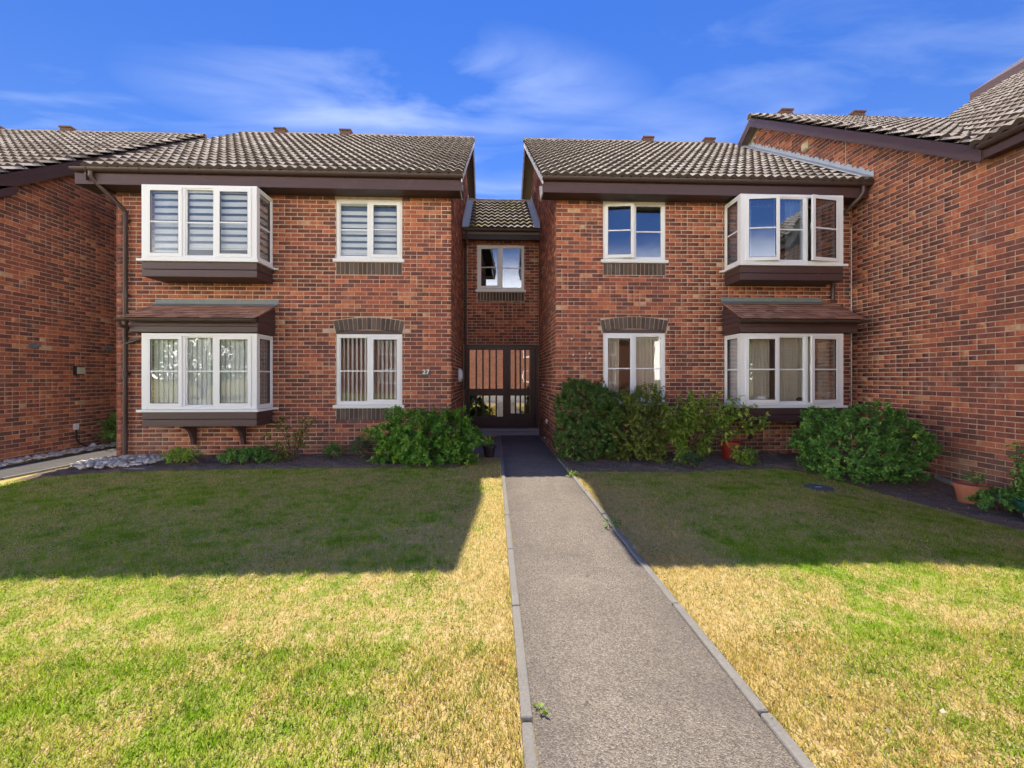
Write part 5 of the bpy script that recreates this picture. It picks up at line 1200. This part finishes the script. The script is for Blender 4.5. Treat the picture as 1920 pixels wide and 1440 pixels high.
rng = np.random.default_rng(44); open_plant('weed', 'small weed growing beside the left path edging near the viewer', 'weed', (.20, 1.86, .015), [(.18, 1.85, .025), (.22, 1.855, .025), (.20, 1.83, .03), (.21, 1.88, .03)], .022, .011, 'leaf_lime', 45, 2, .5, .0, rad=.002)
open_plant('weed', 'small yellow-green weed at the right path edging where the shadow ends', 'weed', (1.14, 6.30, .02), [(1.10, 6.28, .05), (1.18, 6.3, .05), (1.14, 6.2, .06), (1.2, 6.22, .04)], .05, .022, 'leaf_lime', 46, 5, .5, .0, rad=.003)
open_plant('weed', 'dark weed on the right path edging in the shade', 'weed', (1.14, 4.15, .03), [(1.1, 4.1, .06), (1.17, 4.1, .06), (1.14, 4.2, .06)], .04, .018, 'leaf_mid', 47, 5, .5, .0, rad=.003)

# ------------------------------------------------------------------ grass
def grass(label, xf, seed):
    rng = np.random.default_rng(seed); out = []; T = []
    for (ya, yb, dens, L, W, segs) in ((.7, 2.4, 12500, .030, .0042, 2), (2.4, 3.8, 8500, .027, .0048, 1), (3.8, 5.4, 6000, .027, .0056, 1), (5.4, 8.0, 4200, .028, .0075, 1)):
        xa, xb = xf(yb); n = int((xb-xa)*(yb-ya)*dens); x = rng.uniform(xa, xb, n); y = rng.uniform(ya, yb, n)
        if xa < 0: m = (y < bed_edge_left(x)+.02+rng.normal(size=n)*.02) & (x > -6.72+rng.normal(size=n)*.02) & (x < PX0-.052+.016*n2(x*0, y, 4.0))
        else: m = (y < bed_edge_right(x)+.02+rng.normal(size=n)*.02) & (x > PX1+.052+.016*n2(x*0+1, y, 4.3)) & ((x-4.41)**2+(y-5.73)**2 > .165**2)
        m &= np.abs(x-.04*y) < 1.22*y+1.7
        x, y = x[m], y[m]; n = len(x)
        # tufts: length follows a slow field
        f = n2(x, y, 2.1)*.5+n2(x+7, y-3, 6.3)*.5; tuft = np.clip(n2(x*1.3+2, y*1.3, 5.1)+n2(x-4, y+9, 11.0)-.55, 0, 1)
        edge = np.clip(1-np.minimum(np.abs(x-(PX0-.055)), np.abs(x-(PX1+.055)))/.05, 0, 1)
        ln = L*(1+.45*f+.7*tuft+.8*edge)*rng.uniform(.45, 1.3, n); P = np.stack([x, y, gz(x, y)], -1)
        a = rng.uniform(0, 6.283, n); tilt = np.abs(rng.normal(size=n))*.55+.15; dirv = np.stack([np.cos(a)*np.sin(tilt), np.sin(a)*np.sin(tilt), np.cos(tilt)], -1)
        b = rng.uniform(0, 6.283, n); s = np.stack([np.cos(b), np.sin(b), np.zeros(n)], -1)*(W*rng.uniform(.7, 1.3, n)/2)[:, None]; tip = P+dirv*ln[:, None]; tip[:, 2] -= ln*.12*tilt
        if segs == 2:
            mid = P+dirv*(ln*.55)[:, None]+np.array([0, 0, 1])*(ln*.06)[:, None]
            q = np.stack([P-s, P+s, mid+s*.8, mid-s*.8], 1); out.append(('q', q)); t = rng.random(n); T.append(t); out.append(('t', np.stack([mid-s*.8, mid+s*.8, tip], 1))); T.append(t)
        else: out.append(('t', np.stack([P-s, P+s, tip], 1))); T.append(rng.random(n))
    tris = []; tt = []
    for (k, q), t in zip(out, T):
        if k == 'q': tris += [q[:, [0, 1, 2]], q[:, [0, 2, 3]]]; tt += [t, t]
        else: tris.append(q); tt.append(t)
    Q = np.concatenate(tris); o = stuff(raw('grass', Q.reshape(-1, 3), np.arange(len(Q)*3).reshape(-1, 3), 'grass_blade', None, np.concatenate(tt), k=3, org=np.zeros(3)))
    o['label'] = label; o['category'] = 'grass'; return len(Q)
nA = grass('patchy mown lawn left of the path', lambda y: (-1.22*y-1.8, .12), 61)
nB = grass('patchy mown lawn right of the path', lambda y: (1.17, min(6.2, 1.3*y+1.8)), 62)
print('grass tris', nA, nB)

# ------------------------------------------------------------------ clover, fallen leaves and daisies in the lawn
def lawn_bits(name, label, mat, n, clusters, spread, size, z, seed, cat):
    rng = np.random.default_rng(seed); c = []
    while len(c) < clusters:
        y = rng.uniform(1.3, 6.3); x = rng.uniform(-1.2*y-1, 1.2*y+1)
        if -.02 < x < 1.32 or x > 4.9 or x < -6.4 or y > (bed_edge_left(x) if x < 0 else bed_edge_right(x))-.15: continue
        c.append((x, y))
    c = np.array(c)[rng.integers(0, clusters, n)]; P = c+rng.normal(size=(n, 2))*spread; ok = (P[:, 0] < PX0-.06) | (P[:, 0] > PX1+.06); P = P[ok]; n = len(P)
    Q3 = np.stack([P[:, 0], P[:, 1], gz(P[:, 0], P[:, 1])+z*rng.uniform(.5, 1.2, n)], -1); a = rng.uniform(0, 6.28, n); D = np.stack([np.cos(a), np.sin(a), rng.normal(size=n)*.25], -1)
    N_ = np.stack([rng.normal(size=n)*.35, rng.normal(size=n)*.35, np.ones(n)], -1); Q = leaf_arrays(Q3, D, N_, size*rng.uniform(.6, 1.3, n), size*rng.uniform(.5, .9, n))
    o = stuff(raw(name, Q.reshape(-1, 3), np.arange(n*4).reshape(-1, 4), mat, None, rng.random(n))); o['label'] = label; o['category'] = cat
lawn_bits('clover', 'dark clover patches growing through the lawn', 'leaf_clover', 9000, 120, .09, .015, .026, 71, 'clover')
lawn_bits('fallen_leaves', 'dry fallen leaves scattered on the lawn', 'litter', 160, 110, .2, .03, .03, 72, 'leaves')
